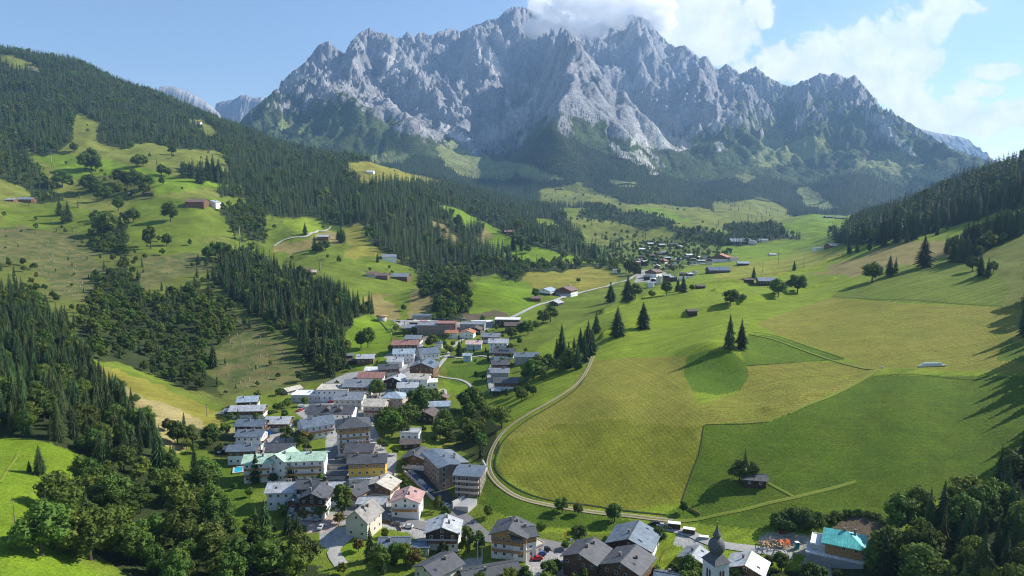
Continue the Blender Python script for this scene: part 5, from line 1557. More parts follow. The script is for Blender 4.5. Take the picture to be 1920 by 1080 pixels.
for ln in HOUSES.strip().splitlines():
    a, lab = ln.split('|'); t = a.split(); x, y, Lp, Wp, yaw, st = [float(q) for q in t[:6]]
    roof, wall, upper, style, balc = t[6:11]; cat = ' '.join(t[11:]) or 'house'; upper = None if upper == '-' else upper
    H = st * 2.35 + (.2 if st > 1 else .6)
    pit = R(21 if roof != 'shingle' else 40)
    if style in ('flat', 'mono'): pit = 0
    p0, mpp = hit_h(x, y, H + 1.0)
    L, W = Lp * mpp * 1.0, Wp * mpp * 1.06
    rise = W / 2 * math.tan(pit)
    p, mpp = hit_h(x, y, H + rise * .5)
    hcount += 1
    near = p.y < NEAR_LIMIT * 1.0 and y > 880
    far = p.y > 1000
    nm = cat.replace(' ', '_'); nm = {'house': 'house', 'inn': 'inn'}.get(nm, nm)
    root = building(nm, lab, cat, p, yaw + (((hcount * 37) % 13) - 6 if yaw < 10 else 0))
    b = None; bm = 'wood'
    if balc != '-':
        b = (balc[0], int(balc[1])); bm = {'r': 'wood', 'o': 'lwood', 'b': 'lwood'}.get(balc[2:3], 'wood')
    block(root, L, W, H, pit, roof, wall, upper=upper, style='flat' if style in ('flat', 'mono') else style, wins=not far and st > 0 and not (st == 1 and Lp < 20), balc=b, near=near,
          chim=0 if (cat in ('barn', 'hut', 'shed', 'garage') or style == 'mono') else (1 if st < 3 else 2), seed=hcount, over=.9 if not far else .7, balm=bm, z0=-6)
    keep(p, max(L, W) * .52 + .6); HS.append((p, L, W, yaw, y))
    if lab.startswith(('dark roofed house with solar', 'large slate')):
        tp = math.tan(pit); M0 = Matrix.Translation((0, -W * .27, H + rise - W * .27 * tp + .34)) @ Matrix.Rotation(math.atan(tp), 4, 'X')
        for k in range(5):
            o = obj('solar_panel', bmesh_of('solar_panel', [(-.8, .8, -1.3, 1.3, 0, .08)], SOLAR), root); o.matrix_local = M0 @ Matrix.Translation(((k - 2) * 1.75, 0, 0))
    if lab.startswith('long white inn'):
        for k in (-1, 1):
            o = obj('dormer', mesh_of('dormer', [(-1.6, -2, 0), (1.6, -2, 0), (1.6, 3.4, 0), (-1.6, 3.4, 0), (-1.6, -2, 1.3), (1.6, -2, 1.3), (0, -2, 2.3), (0, 4, 2.3), (1.6, 3.4, 1.3), (-1.6, 3.4, 1.3)], [(0, 1, 5, 6, 4), (4, 6, 7, 9), (5, 8, 7, 6), (0, 4, 9, 3), (1, 2, 8, 5)], RF['dbrown']), root, (k * L * .14 + 2, -W * .28, H + .8))
frn = random.Random(12)
fv = [float(t) for t in FARV.split()]
for i in range(0, len(fv), 2):
    x, y = fv[i], fv[i + 1]; st = frn.choice((2, 2, 3)); H = st * 2.7
    p, mpp = hit_h(x, y, H + 1)
    L, W = frn.uniform(9, 13.5) * mpp, frn.uniform(9, 12) * mpp
    if y < 420: L *= .8; W *= .8
    root = building('house', 'small chalet packed among trees in the far village', 'house', p, frn.choice((0, 20, 60, 75, -15)), 'chalets of the far village')
    if y < 420: root['label'] = 'tiny chalet at the very end of the valley below the right forest'; root['group'] = 'chalets at the end of the valley'
    block(root, L, W, H, R(20), frn.choice(('light', 'dark', 'grey', 'pblue', 'dbrown', 'light', 'white')), frn.choice(('white', 'cream', 'dwood', 'wood')), upper=frn.choice((None, 'wood', 'dwood')), wins=False, chim=1, seed=i, over=.7)
    keep(p, L * .6)

def multi(name, label, cat, x, y, h, yaw, blocks, near=False):
    p, mpp = hit_h(x, y, h); root = building(name, label, cat, p, yaw); k_ = 0
    inv = Matrix.Rotation(-R(yaw), 3, 'Z')
    for b in blocks:
        bx, by, L, W, H, by_, kw = b; H = H * .86
        q, m2 = hit_h(bx, by, H + 1.0)
        d = inv @ Vector((q.x - p.x, q.y - p.y, 0)); k_ += 1
        kk = dict(seed=k_ + int(x)); kk.update(kw)
        block(root, L * mpp, W * mpp, H, kk.pop('pitch', R(21)), kk.pop('roof'), kk.pop('wall'), off=(d.x, d.y), rot=R(by_ - yaw), dz=0, z0=-7, near=near, **kk)
        keep(q, max(L, W) * mpp * .55 + 1)
    return root, p, mpp
# the big gabled hotel in front
multi('hotel', 'large gabled hotel with pale zinc wings and dark timber gable, behind the pinkish forecourt', 'hotel', 575, 915, 10, 3, [
    (535, 912, 58, 46, 8.5, 3, dict(roof='light', wall='white', pitch=R(23), chim=2)),
    (617, 905, 46, 44, 9.5, 5, dict(roof='light', wall='white', pitch=R(23), chim=2)),
    (578, 903, 34, 40, 11.5, 3, dict(roof='dark', wall='white', upper='dwood', pitch=R(24), chim=1)),
    (593, 920, 46, 46, 10.5, 86, dict(roof='dark', wall='white', upper='dwood', balc=('l', 2), pitch=R(24), chim=1)),
    (556, 932, 30, 20, 6.0, 80, dict(roof='blue', wall='white', upper='wood', chim=0)),
    (585, 950, 60, 18, 3.4, 4, dict(roof='dark', wall='conc', style='flat', chim=0))], near=True)
multi('hotel', 'wide hotel with pale green copper roof and orange wooden balconies, beside the pool', 'hotel', 535, 860, 11, 6, [
    (487, 857, 50, 44, 11, 8, dict(roof='green', wall='white', balc=('f', 3), balm='lwood', pitch=R(22), chim=2)),
    (574, 850, 72, 44, 12, 6, dict(roof='green', wall='white', balc=('f', 3), balm='lwood', pitch=R(22), chim=3)),
    (533, 850, 42, 36, 12.5, 66, dict(roof='green', wall='white', pitch=R(28), chim=1))])
multi('apartment_hotel', 'brown four storey apartment hotel with blue grey roofs below the wooded bank', 'hotel', 850, 868, 11, -60, [
    (826, 857, 88, 38, 12, -64, dict(roof='blue', wall='brownr', pitch=R(10), chim=1, tall=True, rows=4)),
    (848, 852, 76, 26, 11, -60, dict(roof='grey', wall='brownr', pitch=R(8), chim=2)),
    (882, 874, 46, 50, 12, -10, dict(roof='blue', wall='brownr', pitch=R(9), chim=1, tall=True, rows=4, balc=('f', 3), balm='beige'))])
multi('hotel', 'large timber hotel with two dark roofed gables at the bottom edge', 'hotel', 1130, 1035, 8, 58, [
    (1100, 1031, 66, 66, 8.5, 60, dict(roof='dark', wall='wood', pitch=R(21), chim=2)),
    (1178, 1050, 70, 72, 8.5, 58, dict(roof='dark', wall='wood', pitch=R(21), chim=2)),
    (1140, 1052, 40, 30, 6.5, -30, dict(roof='blue', wall='lwood', style='flat', chim=1))], near=True)
multi('hotel', 'white hotel with golden timber top storey and dark roof on the through road', 'hotel', 962, 988, 10, 72, [
    (960, 988, 52, 66, 10.6, 76, dict(roof='dark', wall='white', upper='lwood', balc=('l', 3), balm='lwood', pitch=R(20), chim=2)),
    (978, 994, 44, 40, 10.2, 18, dict(roof='dark', wall='white', upper='lwood', pitch=R(20), chim=1)),
    (995, 1018, 44, 26, 4.2, 40, dict(roof='tan', wall='beige', style='flat', chim=0))], near=True)
r_, p_, mp_ = multi('villa', 'villa under construction with a turquoise sheeted roof and long concrete terraces', 'villa', 1578, 1005, 9, -28, [
    (1584, 1002, 62, 56, 9.0, -28, dict(roof='turq', wall='lwood', style='hip', pitch=R(25), chim=2, over=1.4)),
    (1568, 1014, 84, 46, 5.6, -28, dict(roof='white', wall='conc', style='flat', chim=0, tall=True)),
    (1566, 1035, 96, 44, 3.0, -28, dict(roof='white', wall='grey', style='flat', chim=0, wins=False))], near=True)
r_, p_, mp_ = multi('lift_station', 'brown and grey lift station with sun terrace at the head of the village', 'lift station', 810, 603, 9, 0, [
    (818, 606, 66, 46, 9, 0, dict(roof='grey', wall='brownr', style='flat', chim=1)),
    (838, 605, 34, 34, 11, 0, dict(roof='rust', wall='wood', style='flat', chim=0, rows=3)),
    (796, 600, 50, 30, 8, -12, dict(roof='tan', wall='dwood', style='flat', chim=0)),
    (887, 606, 46, 36, 6, -2, dict(roof='grey', wall='grey', style='flat', chim=0)),
    (792, 587, 38, 24, 6, 0, dict(roof='blue', wall='blueg' if 'blueg' in WL else 'grey', style='flat', chim=0, wins=False))])
multi('lift_hall', 'long pale roofed cable car hall right of the lift station', 'lift hall', 955, 598, 6, -4, [
    (952, 596, 46, 30, 7, -4, dict(roof='white', wall='dwood', style='flat', chim=0)),
    (962, 608, 28, 22, 6, 0, dict(roof='dbrown', wall='wood', chim=0)),
    (905, 602, 40, 22, 3, 12, dict(roof='white', wall='conc', style='flat', chim=0, wins=False))])
# the walkway reaching over the slope to the round platform
pa, ma = hit_h(860, 604, 8); pb, mb = hit_h(733, 600, 8)
w_ = thing('walkway', 'long thin white walkway reaching left from the lift station over the slope', 'walkway', pb)
d = pa - pb; d.z = 0; ln_ = d.length; za = pa.z + 8; zb = pb.z + 8
o = obj('deck', bmesh_of('deck', [(0, ln_, -1.3, 1.3, -.5, 0)], WL['conc']), w_)
o.matrix_local = Matrix.Translation((0, 0, 8)) @ Matrix.Rotation(math.atan2(d.y, d.x), 4, 'Z') @ Matrix.Rotation(-math.atan2(za - zb, ln_), 4, 'Y')
for k in range(1, 5):
    t = k / 5; q = d * t; g = gz(pb.x + q.x, pb.y + q.y) - pb.z
    obj('pillar', bmesh_of('pillar', [(q.x - .3, q.x + .3, q.y - .3, q.y + .3, g - 1, 8 + (za - zb) * t - .5)], WL['conc']), w_)
keep(pb, 4)

# church: white shaft, flared shingle skirt, onion dome, lantern, spire with ball
p, mpp = hit(1340, 1128); 
ct = thing('church_tower', 'white church tower with grey shingled onion dome and thin spire', 'church tower', p, R(24))
zt = height_to(p, 1050, 1340); hs = 16.8 * mpp
obj('shaft', bmesh_of('shaft', [(-hs, hs, -hs, hs, -4, zt)], WL['white']), ct)
def lathe(name, prof, m, n=16, square=None):
    v, f = [], []
    for r_, z in prof:
        for k in range(n):
            a = 2 * math.pi * (k + .5) / n; v.append((r_ * math.cos(a), r_ * math.sin(a), z))
    for i in range(len(prof) - 1):
        for k in range(n): f.append((i * n + k, i * n + (k + 1) % n, (i + 1) * n + (k + 1) % n, (i + 1) * n + k))
    f.append(tuple(range(n))[::-1]); f.append(tuple((len(prof) - 1) * n + k for k in range(n)))
    return mesh_of(name, v, f, m, smooth=n > 8)
SH = mat('weathered grey shingles', (.115, .115, .12), .7, .45, 3.2, bump=.8, bscale=5)
zz = lambda py: height_to(p, py, 1340)
q2 = math.sqrt(2)
obj('skirt_roof', lathe('skirt_roof', [(hs * q2 * 1.12, zt - .15), (hs * q2 * 1.14, zt), (hs * q2 * .86, zt + (zz(1040) - zt) * .55), (hs * q2 * .5, zz(1037)), (hs * .55, zz(1034))], SH, 4), ct)
R1 = 15.5 * mpp
prof = [(.45, 1040), (.62, 1037), (.82, 1033), (.96, 1028), (1.0, 1023), (.94, 1018), (.80, 1013.5), (.60, 1010.5), (.40, 1008), (.36, 1006.5), (.44, 1005.5), (.50, 1004.5), (.42, 1001), (.28, 997), (.16, 992), (.09, 987), (.05, 982), (.03, 980)]
obj('onion_dome', lathe('onion_dome', [(R1 * a, zz(b)) for a, b in prof], SH, 24), ct)
sp = obj('spire', lathe('spire', [(.05, zz(981)), (.05, zz(978.5)), (.22, zz(978.3)), (.26, zz(977.8)), (.2, zz(977.2)), (.03, zz(977))], mat('gilded ball', (.6, .42, .12), .4, .05, metal=.8), 10), ct)
for a in (0, 90, -90):
    for dx in (-.62, .62):
        m = Matrix.Rotation(R(a), 4, 'Z') @ Matrix.Translation((dx, -hs - .03, zz(1071)))
        o = obj('bell_opening', mesh_of('bell_opening', *boxes([(-.42, .42, -.02, .08, -1.6, 1.3), (-.3, .3, -.02, .08, 1.3, 1.6)]), mat('brown louvres', (.13, .06, .045), .8, .3, 3)), ct); o.matrix_local = m
keep(p, 7)

# ------------------------------------------------------------------ roads, tracks and paths lying on the land
def ribbon(name, q, width, m, off=0.0, lift=.14, kind='structure'):
    q = np.array([float(t) for t in q.split()]).reshape(-1, 2)
    pts = [hit(a, b)[0] for a, b in q]
    # smooth line through the points
    out = []
    n = len(pts)
    for i in range(n - 1):
        p0, p1, p2, p3 = pts[max(i - 1, 0)], pts[i], pts[i + 1], pts[min(i + 2, n - 1)]
        steps = max(2, int((p2 - p1).length / 3.0)); steps = min(steps, 60)
        for k in range(steps):
            t = k / steps
            out.append(.5 * ((2 * p1) + (p2 - p0) * t + (2 * p0 - 5 * p1 + 4 * p2 - p3) * t * t + (3 * p1 - p0 - 3 * p2 + p3) * t ** 3))
    out.append(pts[-1]); v = []; f = []
    for i, p in enumerate(out):
        d = out[min(i + 1, len(out) - 1)] - out[max(i - 1, 0)]; d.z = 0; d.normalize(); nrm = Vector((-d.y, d.x, 0))
        for k, t in enumerate((-.5, -.17, .17, .5)):
            c_ = p + nrm * (off + width * t * (1 + .05 * math.sin(i * .9 + k)))
            v.append((c_.x, c_.y, gz(c_.x, c_.y) + lift + p.y * .0007 - (.10 if k in (0, 3) else 0)))
    for i in range(len(out) - 1):
        for k in range(3): f.append((i * 4 + k, i * 4 + k + 1, i * 4 + k + 5, i * 4 + k + 4))
    o = bpy.data.objects.new(name, mesh_of(name, v, f, m, smooth=True)); link(o); o['kind'] = kind
    for p in out[::3]: KEEPOUT.append((p.x, p.y, width * .5 + 2.2))
    return o
M_ASPH = mat('road asphalt', (.20, .195, .19), .9, .12, .5); M_GRAV = mat('gravel', (.37, .30, .20), .95, .2, 1.2)
M_DIRT = mat('bare earth', (.26, .20, .12), .95, .25, .8); M_PATH = mat('pale path', (.40, .385, .35), .95, .12, .8)
M_VERGE = mat('verge grass', (.13, .19, .02), .95, .25, 1.5); M_TRAK = mat('worn grass', (.165, .205, .02), .95, .2, 1.2)
M_DITCH = mat('ditch', (.040, .055, .012), .95, .3, 1.5)
TRACK = '1112 668 1100 696 1082 720 1042 748 992 776 956 800 936 820 922 845 916 868 919 888 936 910 970 932 1020 946 1080 956 1150 965 1215 972 1262 977'
ribbon('farm_track', TRACK, .95, M_GRAV, -.8)
ribbon('farm_track', TRACK, .95, M_GRAV, .8)
ribbon('farm_track', TRACK, .65, M_TRAK, 0, .12)
ribbon('track_verge', '1098 706 1080 730 1040 758 992 786 960 810 942 830 932 850 928 868 931 884 950 904 985 924 1040 940 1120 950 1200 961 1250 966', .9, M_DITCH, 0, .1)
ribbon('village_road', '640 958 700 969 760 978 806 990 860 1002 930 1010 1000 1018 1070 1032 1110 1058 1110 1090', 6.5, M_ASPH)
ribbon('village_road', '840 948 862 966 882 984 905 1004', 6.0, M_ASPH)
ribbon('village_road', '640 958 632 925 622 890 620 858 640 830 668 800 700 785 745 762 770 745 762 728 746 716 752 700 770 690 772 670 776 655 790 642 806 628 812 618', 5.0, M_ASPH)
ribbon('village_road', '812 618 850 612 905 606', 5.0, M_ASPH)
ribbon('lane', '905 622 870 636 850 650 838 668 822 688 806 706', 3.4, M_PATH)
ribbon('footpath', '806 700 830 708 860 712 878 720 888 732', 2.2, M_PATH)
ribbon('footpath', '812 672 836 668 868 672 905 668 925 676 916 700 920 730', 2.6, M_PATH)
ribbon('footpath', '820 735 833 730 836 745 830 760', 1.8, M_PATH)
ribbon('valley_road', '935 606 968 592 1008 573 1045 562 1090 549 1140 537 1176 526 1215 508 1270 500 1330 494 1375 484', 5.0, M_PATH, lift=.3)
ribbon('lane', '1060 560 1040 552 1022 550', 3, M_PATH, lift=.3)
ribbon('hillside_lane', '514 462 530 452 552 446 580 441 604 434 620 425', 4.0, M_PATH, lift=.5)
ribbon('church_lane', '1232 986 1262 992 1300 1004 1332 1018 1380 1026 1430 1033 1486 1042', 4.5, M_PATH)
ribbon('hotel_drive', '660 1000 640 1018 625 1035 640 1060', 5, M_PATH)
ribbon('mown_track', '1262 977 1320 972 1385 958 1440 944 1490 933 1545 920 1605 903', 1.9, M_TRAK, 0, .1)
ribbon('mown_track', '1440 906 1462 918 1490 933', 1.4, M_TRAK, 0, .1)
ribbon('mown_track', '1405 627 1450 637 1500 655 1560 676 1640 692', 1.7, M_TRAK, 0, .1)
ribbon('mown_track', '1655 692 1560 742 1480 776', 1.6, M_TRAK, 0, .1)
ribbon('field_ditch', '1562 557 1640 562 1750 566 1880 574', .8, M_DITCH, 0, .1)
ribbon('field_ditch', '1410 623 1450 629 1500 645 1583 673', .7, M_DITCH, 0, .1)
ribbon('field_ditch', '1583 673 1500 679 1400 686', .5, M_DITCH, 0, .1)
ribbon('field_ditch', '1320 798 1311 850 1296 890 1277 943', .6, M_DITCH, 0, .1)
ribbon('field_ditch', '1660 704 1750 706 1900 708', .4, M_DITCH, 0, .1)
ribbon('field_ditch', '1440 792 1400 795 1322 797', .4, M_DITCH, 0, .1)
ribbon('dirt_path', '0 905 15 880 28 862 34 850', 1.1, M_TRAK, 0, .12)
ribbon('dirt_path', '40 940 62 925 80 905', .8, M_TRAK, 0, .12)
ribbon('hill_path', '690 590 715 605 728 620', 1.6, M_TRAK, 0, .3)
ribbon('hill_path', '1130 480 1100 476', 1.6, M_TRAK, 0, .3)

# ------------------------------------------------------------------ walls, pool, ramp
def wall_line(name, label, q, h, t, m):
    q = np.array([float(v) for v in q.split()]).reshape(-1, 2); pts = [hit(a, b)[0] for a, b in q]
    root = thing(name, label, 'wall', pts[0])
    for a, b in zip(pts[:-1], pts[1:]):
        d = b - a; nrm = Vector((-d.y, d.x, 0)).normalized() * t / 2
        v = [a - nrm, b - nrm, b + nrm, a + nrm]; v = [(p.x - pts[0].x, p.y - pts[0].y, p.z - pts[0].z) for p in v]
        vv = [(x, y, z - 2) for x, y, z in v] + [(x, y, z + h) for x, y, z in v]
        obj('wall_section', mesh_of('wall_section', vv, [(0, 1, 5, 4), (1, 2, 6, 5), (2, 3, 7, 6), (3, 0, 4, 7), (4, 5, 6, 7)], m), root)
    return root
wall_line('retaining_wall', 'long pale wall along the sunken car park below the brown apartment hotel', '758 886 782 908 806 932 832 954', 1.3, .7, WL['conc'])
wall_line('retaining_wall', 'curved pale wall on the bank behind the brown apartment hotel', '905 868 912 880 908 895 896 905', 1.6, .6, WL['conc'])
wall_line('timber_fence', 'low brown fence along the lawn beside the road', '706 978 745 986 752 996', 1.0, .15, WL['wood'])
wall_line('timber_fence', 'low rail fence at the field corner by the small dark tree', '1292 955 1313 966', 1.0, .15, WL['lwood'])
p, mpp = hit(447, 882)
r = thing('swimming_pool', 'turquoise outdoor swimming pool left of the green roofed hotel', 'swimming pool', p, R(20)); a, b = 7 * mpp, 13 * mpp
obj('rim', bmesh_of('rim', [(-a - .8, a + .8, -b - .8, -b, -1.5, .55), (-a - .8, a + .8, b, b + .8, -1.5, .55), (-a - .8, -a, -b, b, -1.5, .55), (a, a + .8, -b, b, -1.5, .55)], WL['conc']), r)
obj('water', bmesh_of('water', [(-a, a, -b, b, -1, .35)], mat('pool water', (.02, .42, .62), .1, .05, 1, spec=.6)), r); keep(p, 9)
p, mpp = hit(872, 952)
r = thing('concrete_ramp', 'angular pale concrete ramp wall under the apartment hotel', 'ramp', p, R(-35))
obj('ramp_slab', mesh_of('ramp_slab', [(-3.5, -3, -2), (4, -3, -2), (4, 3.5, -2), (-3.5, 3.5, -2), (-3.5, -3, .8), (4, -3, 2.6), (4, 3.5, 3.8), (-3.5, 3.5, 2.4)], [(0, 1, 5, 4), (1, 2, 6, 5), (2, 3, 7, 6), (3, 0, 4, 7), (4, 5, 6, 7)], WL['conc']), r)
obj('side_wall', bmesh_of('side_wall', [(-4.2, -3.5, -4, 4, -2, 3.2)], WL['conc']), r); keep(p, 6)
# low slate roofs over the underpass next to the yellow hotel
for (x, y, lab) in ((632, 866, 'low dark slate roof over the underpass, upper one left of the yellow hotel'), (632, 885, 'low dark slate roof over the underpass, lower one left of the yellow hotel')):
    p, mpp = hit_h(x, y, 3)
    r = building('underpass_roof', lab, 'roof', p, 4); block(r, 34 * mpp, 20 * mpp, 2.6, R(12), 'dark', 'conc', wins=False, chim=0, style='hip'); keep(p, 8)

# ------------------------------------------------------------------ cars
def paint(nm, c_): return mat('car paint ' + nm, c_, .25, .03, 1, metal=.2, spec=.6)
CP_ = dict(white=paint('white', (.75, .75, .74)), silver=paint('silver', (.42, .43, .44)), black=paint('black', (.02, .02, .022)), blue=paint('blue', (.02, .10, .36)), red=paint('red', (.42, .02, .02)), grey=paint('grey', (.14, .14, .15)))
TYRE = mat('tyre', (.02, .02, .02), .9)
def car_body(ln=4.3, w=1.78, van=False):
    prof = [(-.5, .28), (-.5, .62), (-.47, .82), (-.26, .90), (-.10, 1.40), (.22, 1.46), (.42, 1.02), (.49, .92), (.5, .55), (.5, .28)] if not van else [(-.5, .3), (-.5, .8), (-.36, 1.05), (-.26, 1.75), (-.2, 1.9), (.46, 1.9), (.5, 1.75), (.5, .3)]
    v = []; n = len(prof)
    for sgn in (-1, 1):
        for x, z in prof:
            k = w / 2 * (1 - (.16 if z > 1.05 and not van else .03 if z > .85 else 0))
            v.append((x * ln, sgn * k, z))
    f = [tuple(range(n))[::-1], tuple(n + i for i in range(n))] + [(i, (i + 1) % n, n + (i + 1) % n, n + i) for i in range(n)]
    return v, f
def car_glass(ln=4.3, w=1.78, van=False):
    if van: return boxes([(-.345 * ln, -.22 * ln, -w / 2 - .01, w / 2 + .01, 1.15, 1.65)])
    v = [(-.262 * ln, -w * .40, .93), (-.262 * ln, w * .40, .93), (-.122 * ln, w * .39, 1.36), (-.122 * ln, -w * .39, 1.36), (.40 * ln, -w * .40, 1.07), (.40 * ln, w * .40, 1.07), (.245 * ln, w * .39, 1.42), (.245 * ln, -w * .39, 1.42)]
    v = [(x + (-.02 if i < 4 else .02), y, z + .015) for i, (x, y, z) in enumerate(v)]; f = [(0, 1, 2, 3), (5, 4, 7, 6)]
    b = len(v)
    for s in (-1, 1):
        k = s * (w * .445 + .012); k2 = s * (w * .425 + .012)
        v += [(-.20 * ln, k, .98), (.34 * ln, k, 1.02), (.21 * ln, k2, 1.38), (-.09 * ln, k2, 1.36)]
    f += [(b, b + 1, b + 2, b + 3), (b + 7, b + 6, b + 5, b + 4)]
    return v, f
wv_ = []; wf_ = []
for k in range(12):
    a = 2 * math.pi * k / 12; wv_ += [(.32 * math.cos(a), -.11, .32 * math.sin(a)), (.32 * math.cos(a), .11, .32 * math.sin(a))]
wf_ = [(2 * k, 2 * ((k + 1) % 12), 2 * ((k + 1) % 12) + 1, 2 * k + 1) for k in range(12)] + [tuple(2 * k for k in range(12))[::-1], tuple(2 * k + 1 for k in range(12))]
WHEEL = mesh_of('wheel', wv_, wf_, TYRE)
BODY = {c_: mesh_of('car_body', *car_body(), CP_[c_]) for c_ in CP_}; VBODY = mesh_of('van_body', *car_body(5.2, 1.95, True), CP_['white'])
CGL = mesh_of('car_windows', *car_glass(), GLASS); VGL = mesh_of('van_windows', *car_glass(5.2, 1.95, True), GLASS)
def car(x, y, yaw, col, lab, van=False, group=None):
    p, mpp = hit(x, y); ln = 5.2 if van else 4.3
    r = thing('van' if van else 'parked_car', lab, 'van' if van else 'car', p + Vector((0, 0, .2)), R(yaw), group)
    obj('body', VBODY if van else BODY[col], r); obj('windows', VGL if van else CGL, r)
    for sx in (-.31, .31):
        for sy in (-.8, .8): obj('wheel', WHEEL, r, (sx * ln, sy, .32))
    return r
for ln in """594 977 12 silver silver car on the pinkish forecourt, upper one
602 991 82 white white car on the pinkish forecourt, lower one by the hedge
733 964 86 silver silver car beside the chalet with the faded red roof
724 980 -8 black black car on the roadside in front of the lawn
743 985 -10 grey dark grey car on the roadside right of the black one
765 990 -8 white white car on the pale yard in front of the road
836 950 -50 white white car at the exit of the sunken car park
1022 1033 5 black black car, farthest in the row beside the timber topped hotel
1014 1041 5 blue blue car in the row beside the timber topped hotel
1007 1050 8 red bright red car in the row beside the timber topped hotel
547 966 80 white white car under the spruces left of the gabled hotel
638 872 5 white white car between the two low slate roofs
641 880 5 blue blue car between the two low slate roofs
773 764 10 white white car among the trees right of the village centre
729 727 10 black dark car in the upper village car park
566 764 5 white white car at the top of the small car park below the modern villa
574 767 8 silver silver car in the small car park below the modern villa
562 771 60 red red car in the small car park below the modern villa
578 772 5 grey grey car in the small car park below the modern villa
1240 988 -12 silver silver car in the line of vehicles behind the large grey roof
1229 984 -12 black dark car in the line of vehicles behind the large grey roof
1250 991 -12 grey grey car in the line of vehicles behind the large grey roof
778 600 5 white white car beside the lift station entrance
842 613 5 blue blue car beside the lift station entrance""".splitlines():
    t = ln.split(' ', 4); car(float(t[0]), float(t[1]), float(t[2]), t[3], t[4])
car(1531, 1047, -20, 'white', 'white van parked in the shade under the turquoise roofed villa', van=True)
rc = random.Random(3)
for i in range(9):
    car(768 + 4.6 * i, 888 + 4.4 * i, 20, rc.choice(('white', 'silver', 'blue', 'grey')), 'car parked in the shaded row of the sunken car park', group='cars in the sunken car park')
for i, (x, y) in enumerate(((818, 600), (826, 600), (834, 600), (862, 598), (852, 598), (870, 599), (1215, 498), (1290, 495), (1318, 491), (505, 815), (700, 790), (780, 700), (760, 715))):
    car(x, y, rc.choice((0, 90, 20)), rc.choice(('white', 'silver', 'black', 'blue')), 'small distant car parked beside the village road', group='small distant cars')

# ------------------------------------------------------------------ wrapped bales
bale_v = []; bale_f = []
for x in (-.6, .6):
    for k in range(12): a = 2 * math.pi * k / 12; bale_v.append((x, .6 * math.cos(a), .6 + .6 * math.sin(a)))
bale_f = [(k, (k + 1) % 12, 12 + (k + 1) % 12, 12 + k) for k in range(12)] + [tuple(range(12))[::-1], tuple(range(12, 24))]
BALE = mesh_of('silage_bale', bale_v, bale_f, mat('white bale wrap', (.66, .72, .64), .6, .1, 2))
BALE.transform(Matrix.Rotation(R(90), 4, 'Z'))
p0, mpp = hit(1748, 687); n = 13; sp = 52 * mpp / n; scb = sp / 1.42
for row in range(2):
    for lay in range(2):
        cnt = n - lay - row * 2 - (3 if lay else 0)
        for k in range(cnt):
            x = (k - (cnt - 1) / 2) * sp; y = row * 1.3 * scb + lay * .4
            q = Vector((p0.x + x, p0.y + y, 0)); q.z = gz(q.x, q.y) + lay * 1.08 * scb
            t = thing('silage_bale', 'white wrapped bale in the long stack on the mown field', 'bale', q, rc.uniform(-.1, .1), 'bales stacked on the mown field', BALE); t.scale = (scb,) * 3
keep(p0, 12)
p1, _ = hit(1655, 690); t = thing('silage_bale', 'single white wrapped bale lying alone where the mown tracks meet', 'bale', p1, 1, None, BALE)

# ------------------------------------------------------------------ poles, pylons and small structures
M_POLE = mat('weathered pole', (.10, .085, .07), .9, .2, 2); M_STEEL = mat('galvanised steel', (.16, .17, .18), .5, .1, 1, metal=.5)
def rod(bs, p, r, n=8):
    pass
def pole(x, y, yt, lab, kind='pole'):
    p, mpp = hit(x, y); h = height_to(p, yt, x)
    nm = dict(pole='utility_pole', pylon='lift_pylon', mast='mast')[kind]
    t = thing(nm, lab, dict(pole='utility pole', pylon='lift pylon', mast='mast')[kind], p)
    r_ = dict(pole=.16, pylon=.45, mast=.35)[kind] * (1 if p.y < 700 else 1.7)
    obj('shaft', lathe('shaft', [(r_, -1), (r_, 0), (r_ * .6, h)], M_POLE if kind == 'pole' else M_STEEL if kind == 'pylon' else WL['white'], 10), t)
    if kind == 'pole': obj('cross_arm', bmesh_of('cross_arm', [(-.9, .9, -.07, .07, h - .6, h - .45)], M_POLE), t)
    if kind == 'pylon':
        w = h * .28
        obj('cross_arm', bmesh_of('cross_arm', [(-w, w, -.35, .35, h - .5, h)], M_STEEL), t)
        for s in (-1, 1): obj('sheave_train', bmesh_of('sheave_train', [(s * w - .25, s * w + .25, -1.8, 1.8, h, h + .5)], M_STEEL), t)
    return t
pole(28, 987, 935, 'wooden pole on the near left meadow')
pole(388, 782, 757, 'wooden pole on the dry yellow meadow')
pole(498, 702, 662, 'thin pole on the felled slope above the village')
pole(450, 462, 422, 'steel lift pylon on the meadow above the felled slope', 'pylon')
pole(600, 508, 488, 'steel lift pylon behind the hillside inn', 'pylon')
pole(97, 312, 280, 'steel lift pylon on the highest left meadow', 'pylon')
pole(734, 640, 618, 'pale pylon with a dark head on the green slope above the rust roofed inn', 'pylon')
pole(1459, 496, 467, 'thick dark pole standing in the striped meadow')
pole(1507, 502, 480, 'thin pole right of the thick dark pole in the striped meadow')
pole(1430, 512, 488, 'thin pole behind the long dark timber barn')
pole(786, 712, 676, 'tall white mast beside the large slate roofed hotel', 'mast')
pole(896, 1050, 1015, 'left flag mast by the two slim pointed trees', 'mast').scale = (.4, .4, 1)
pole(904, 1052, 1022, 'right flag mast by the two slim pointed trees', 'mast').scale = (.4, .4, 1)
p, mpp = hit(716, 602)
t = thing('viewing_platform', 'round pale viewing platform on the green slope left of the walkway', 'platform', p)
prof = [(5.2, 5.4), (6.6, 5.5), (6.6, 5.9), (0.1, 5.9)]
obj('deck', lathe('deck', [(6.0, 5.3), (6.0, 5.8), (.1, 5.81)], WL['lwood'], 20), t)
obj('drum', lathe('drum', [(4.4, -3), (5.0, 5.3)], WL['conc'], 20), t); keep(p, 9)
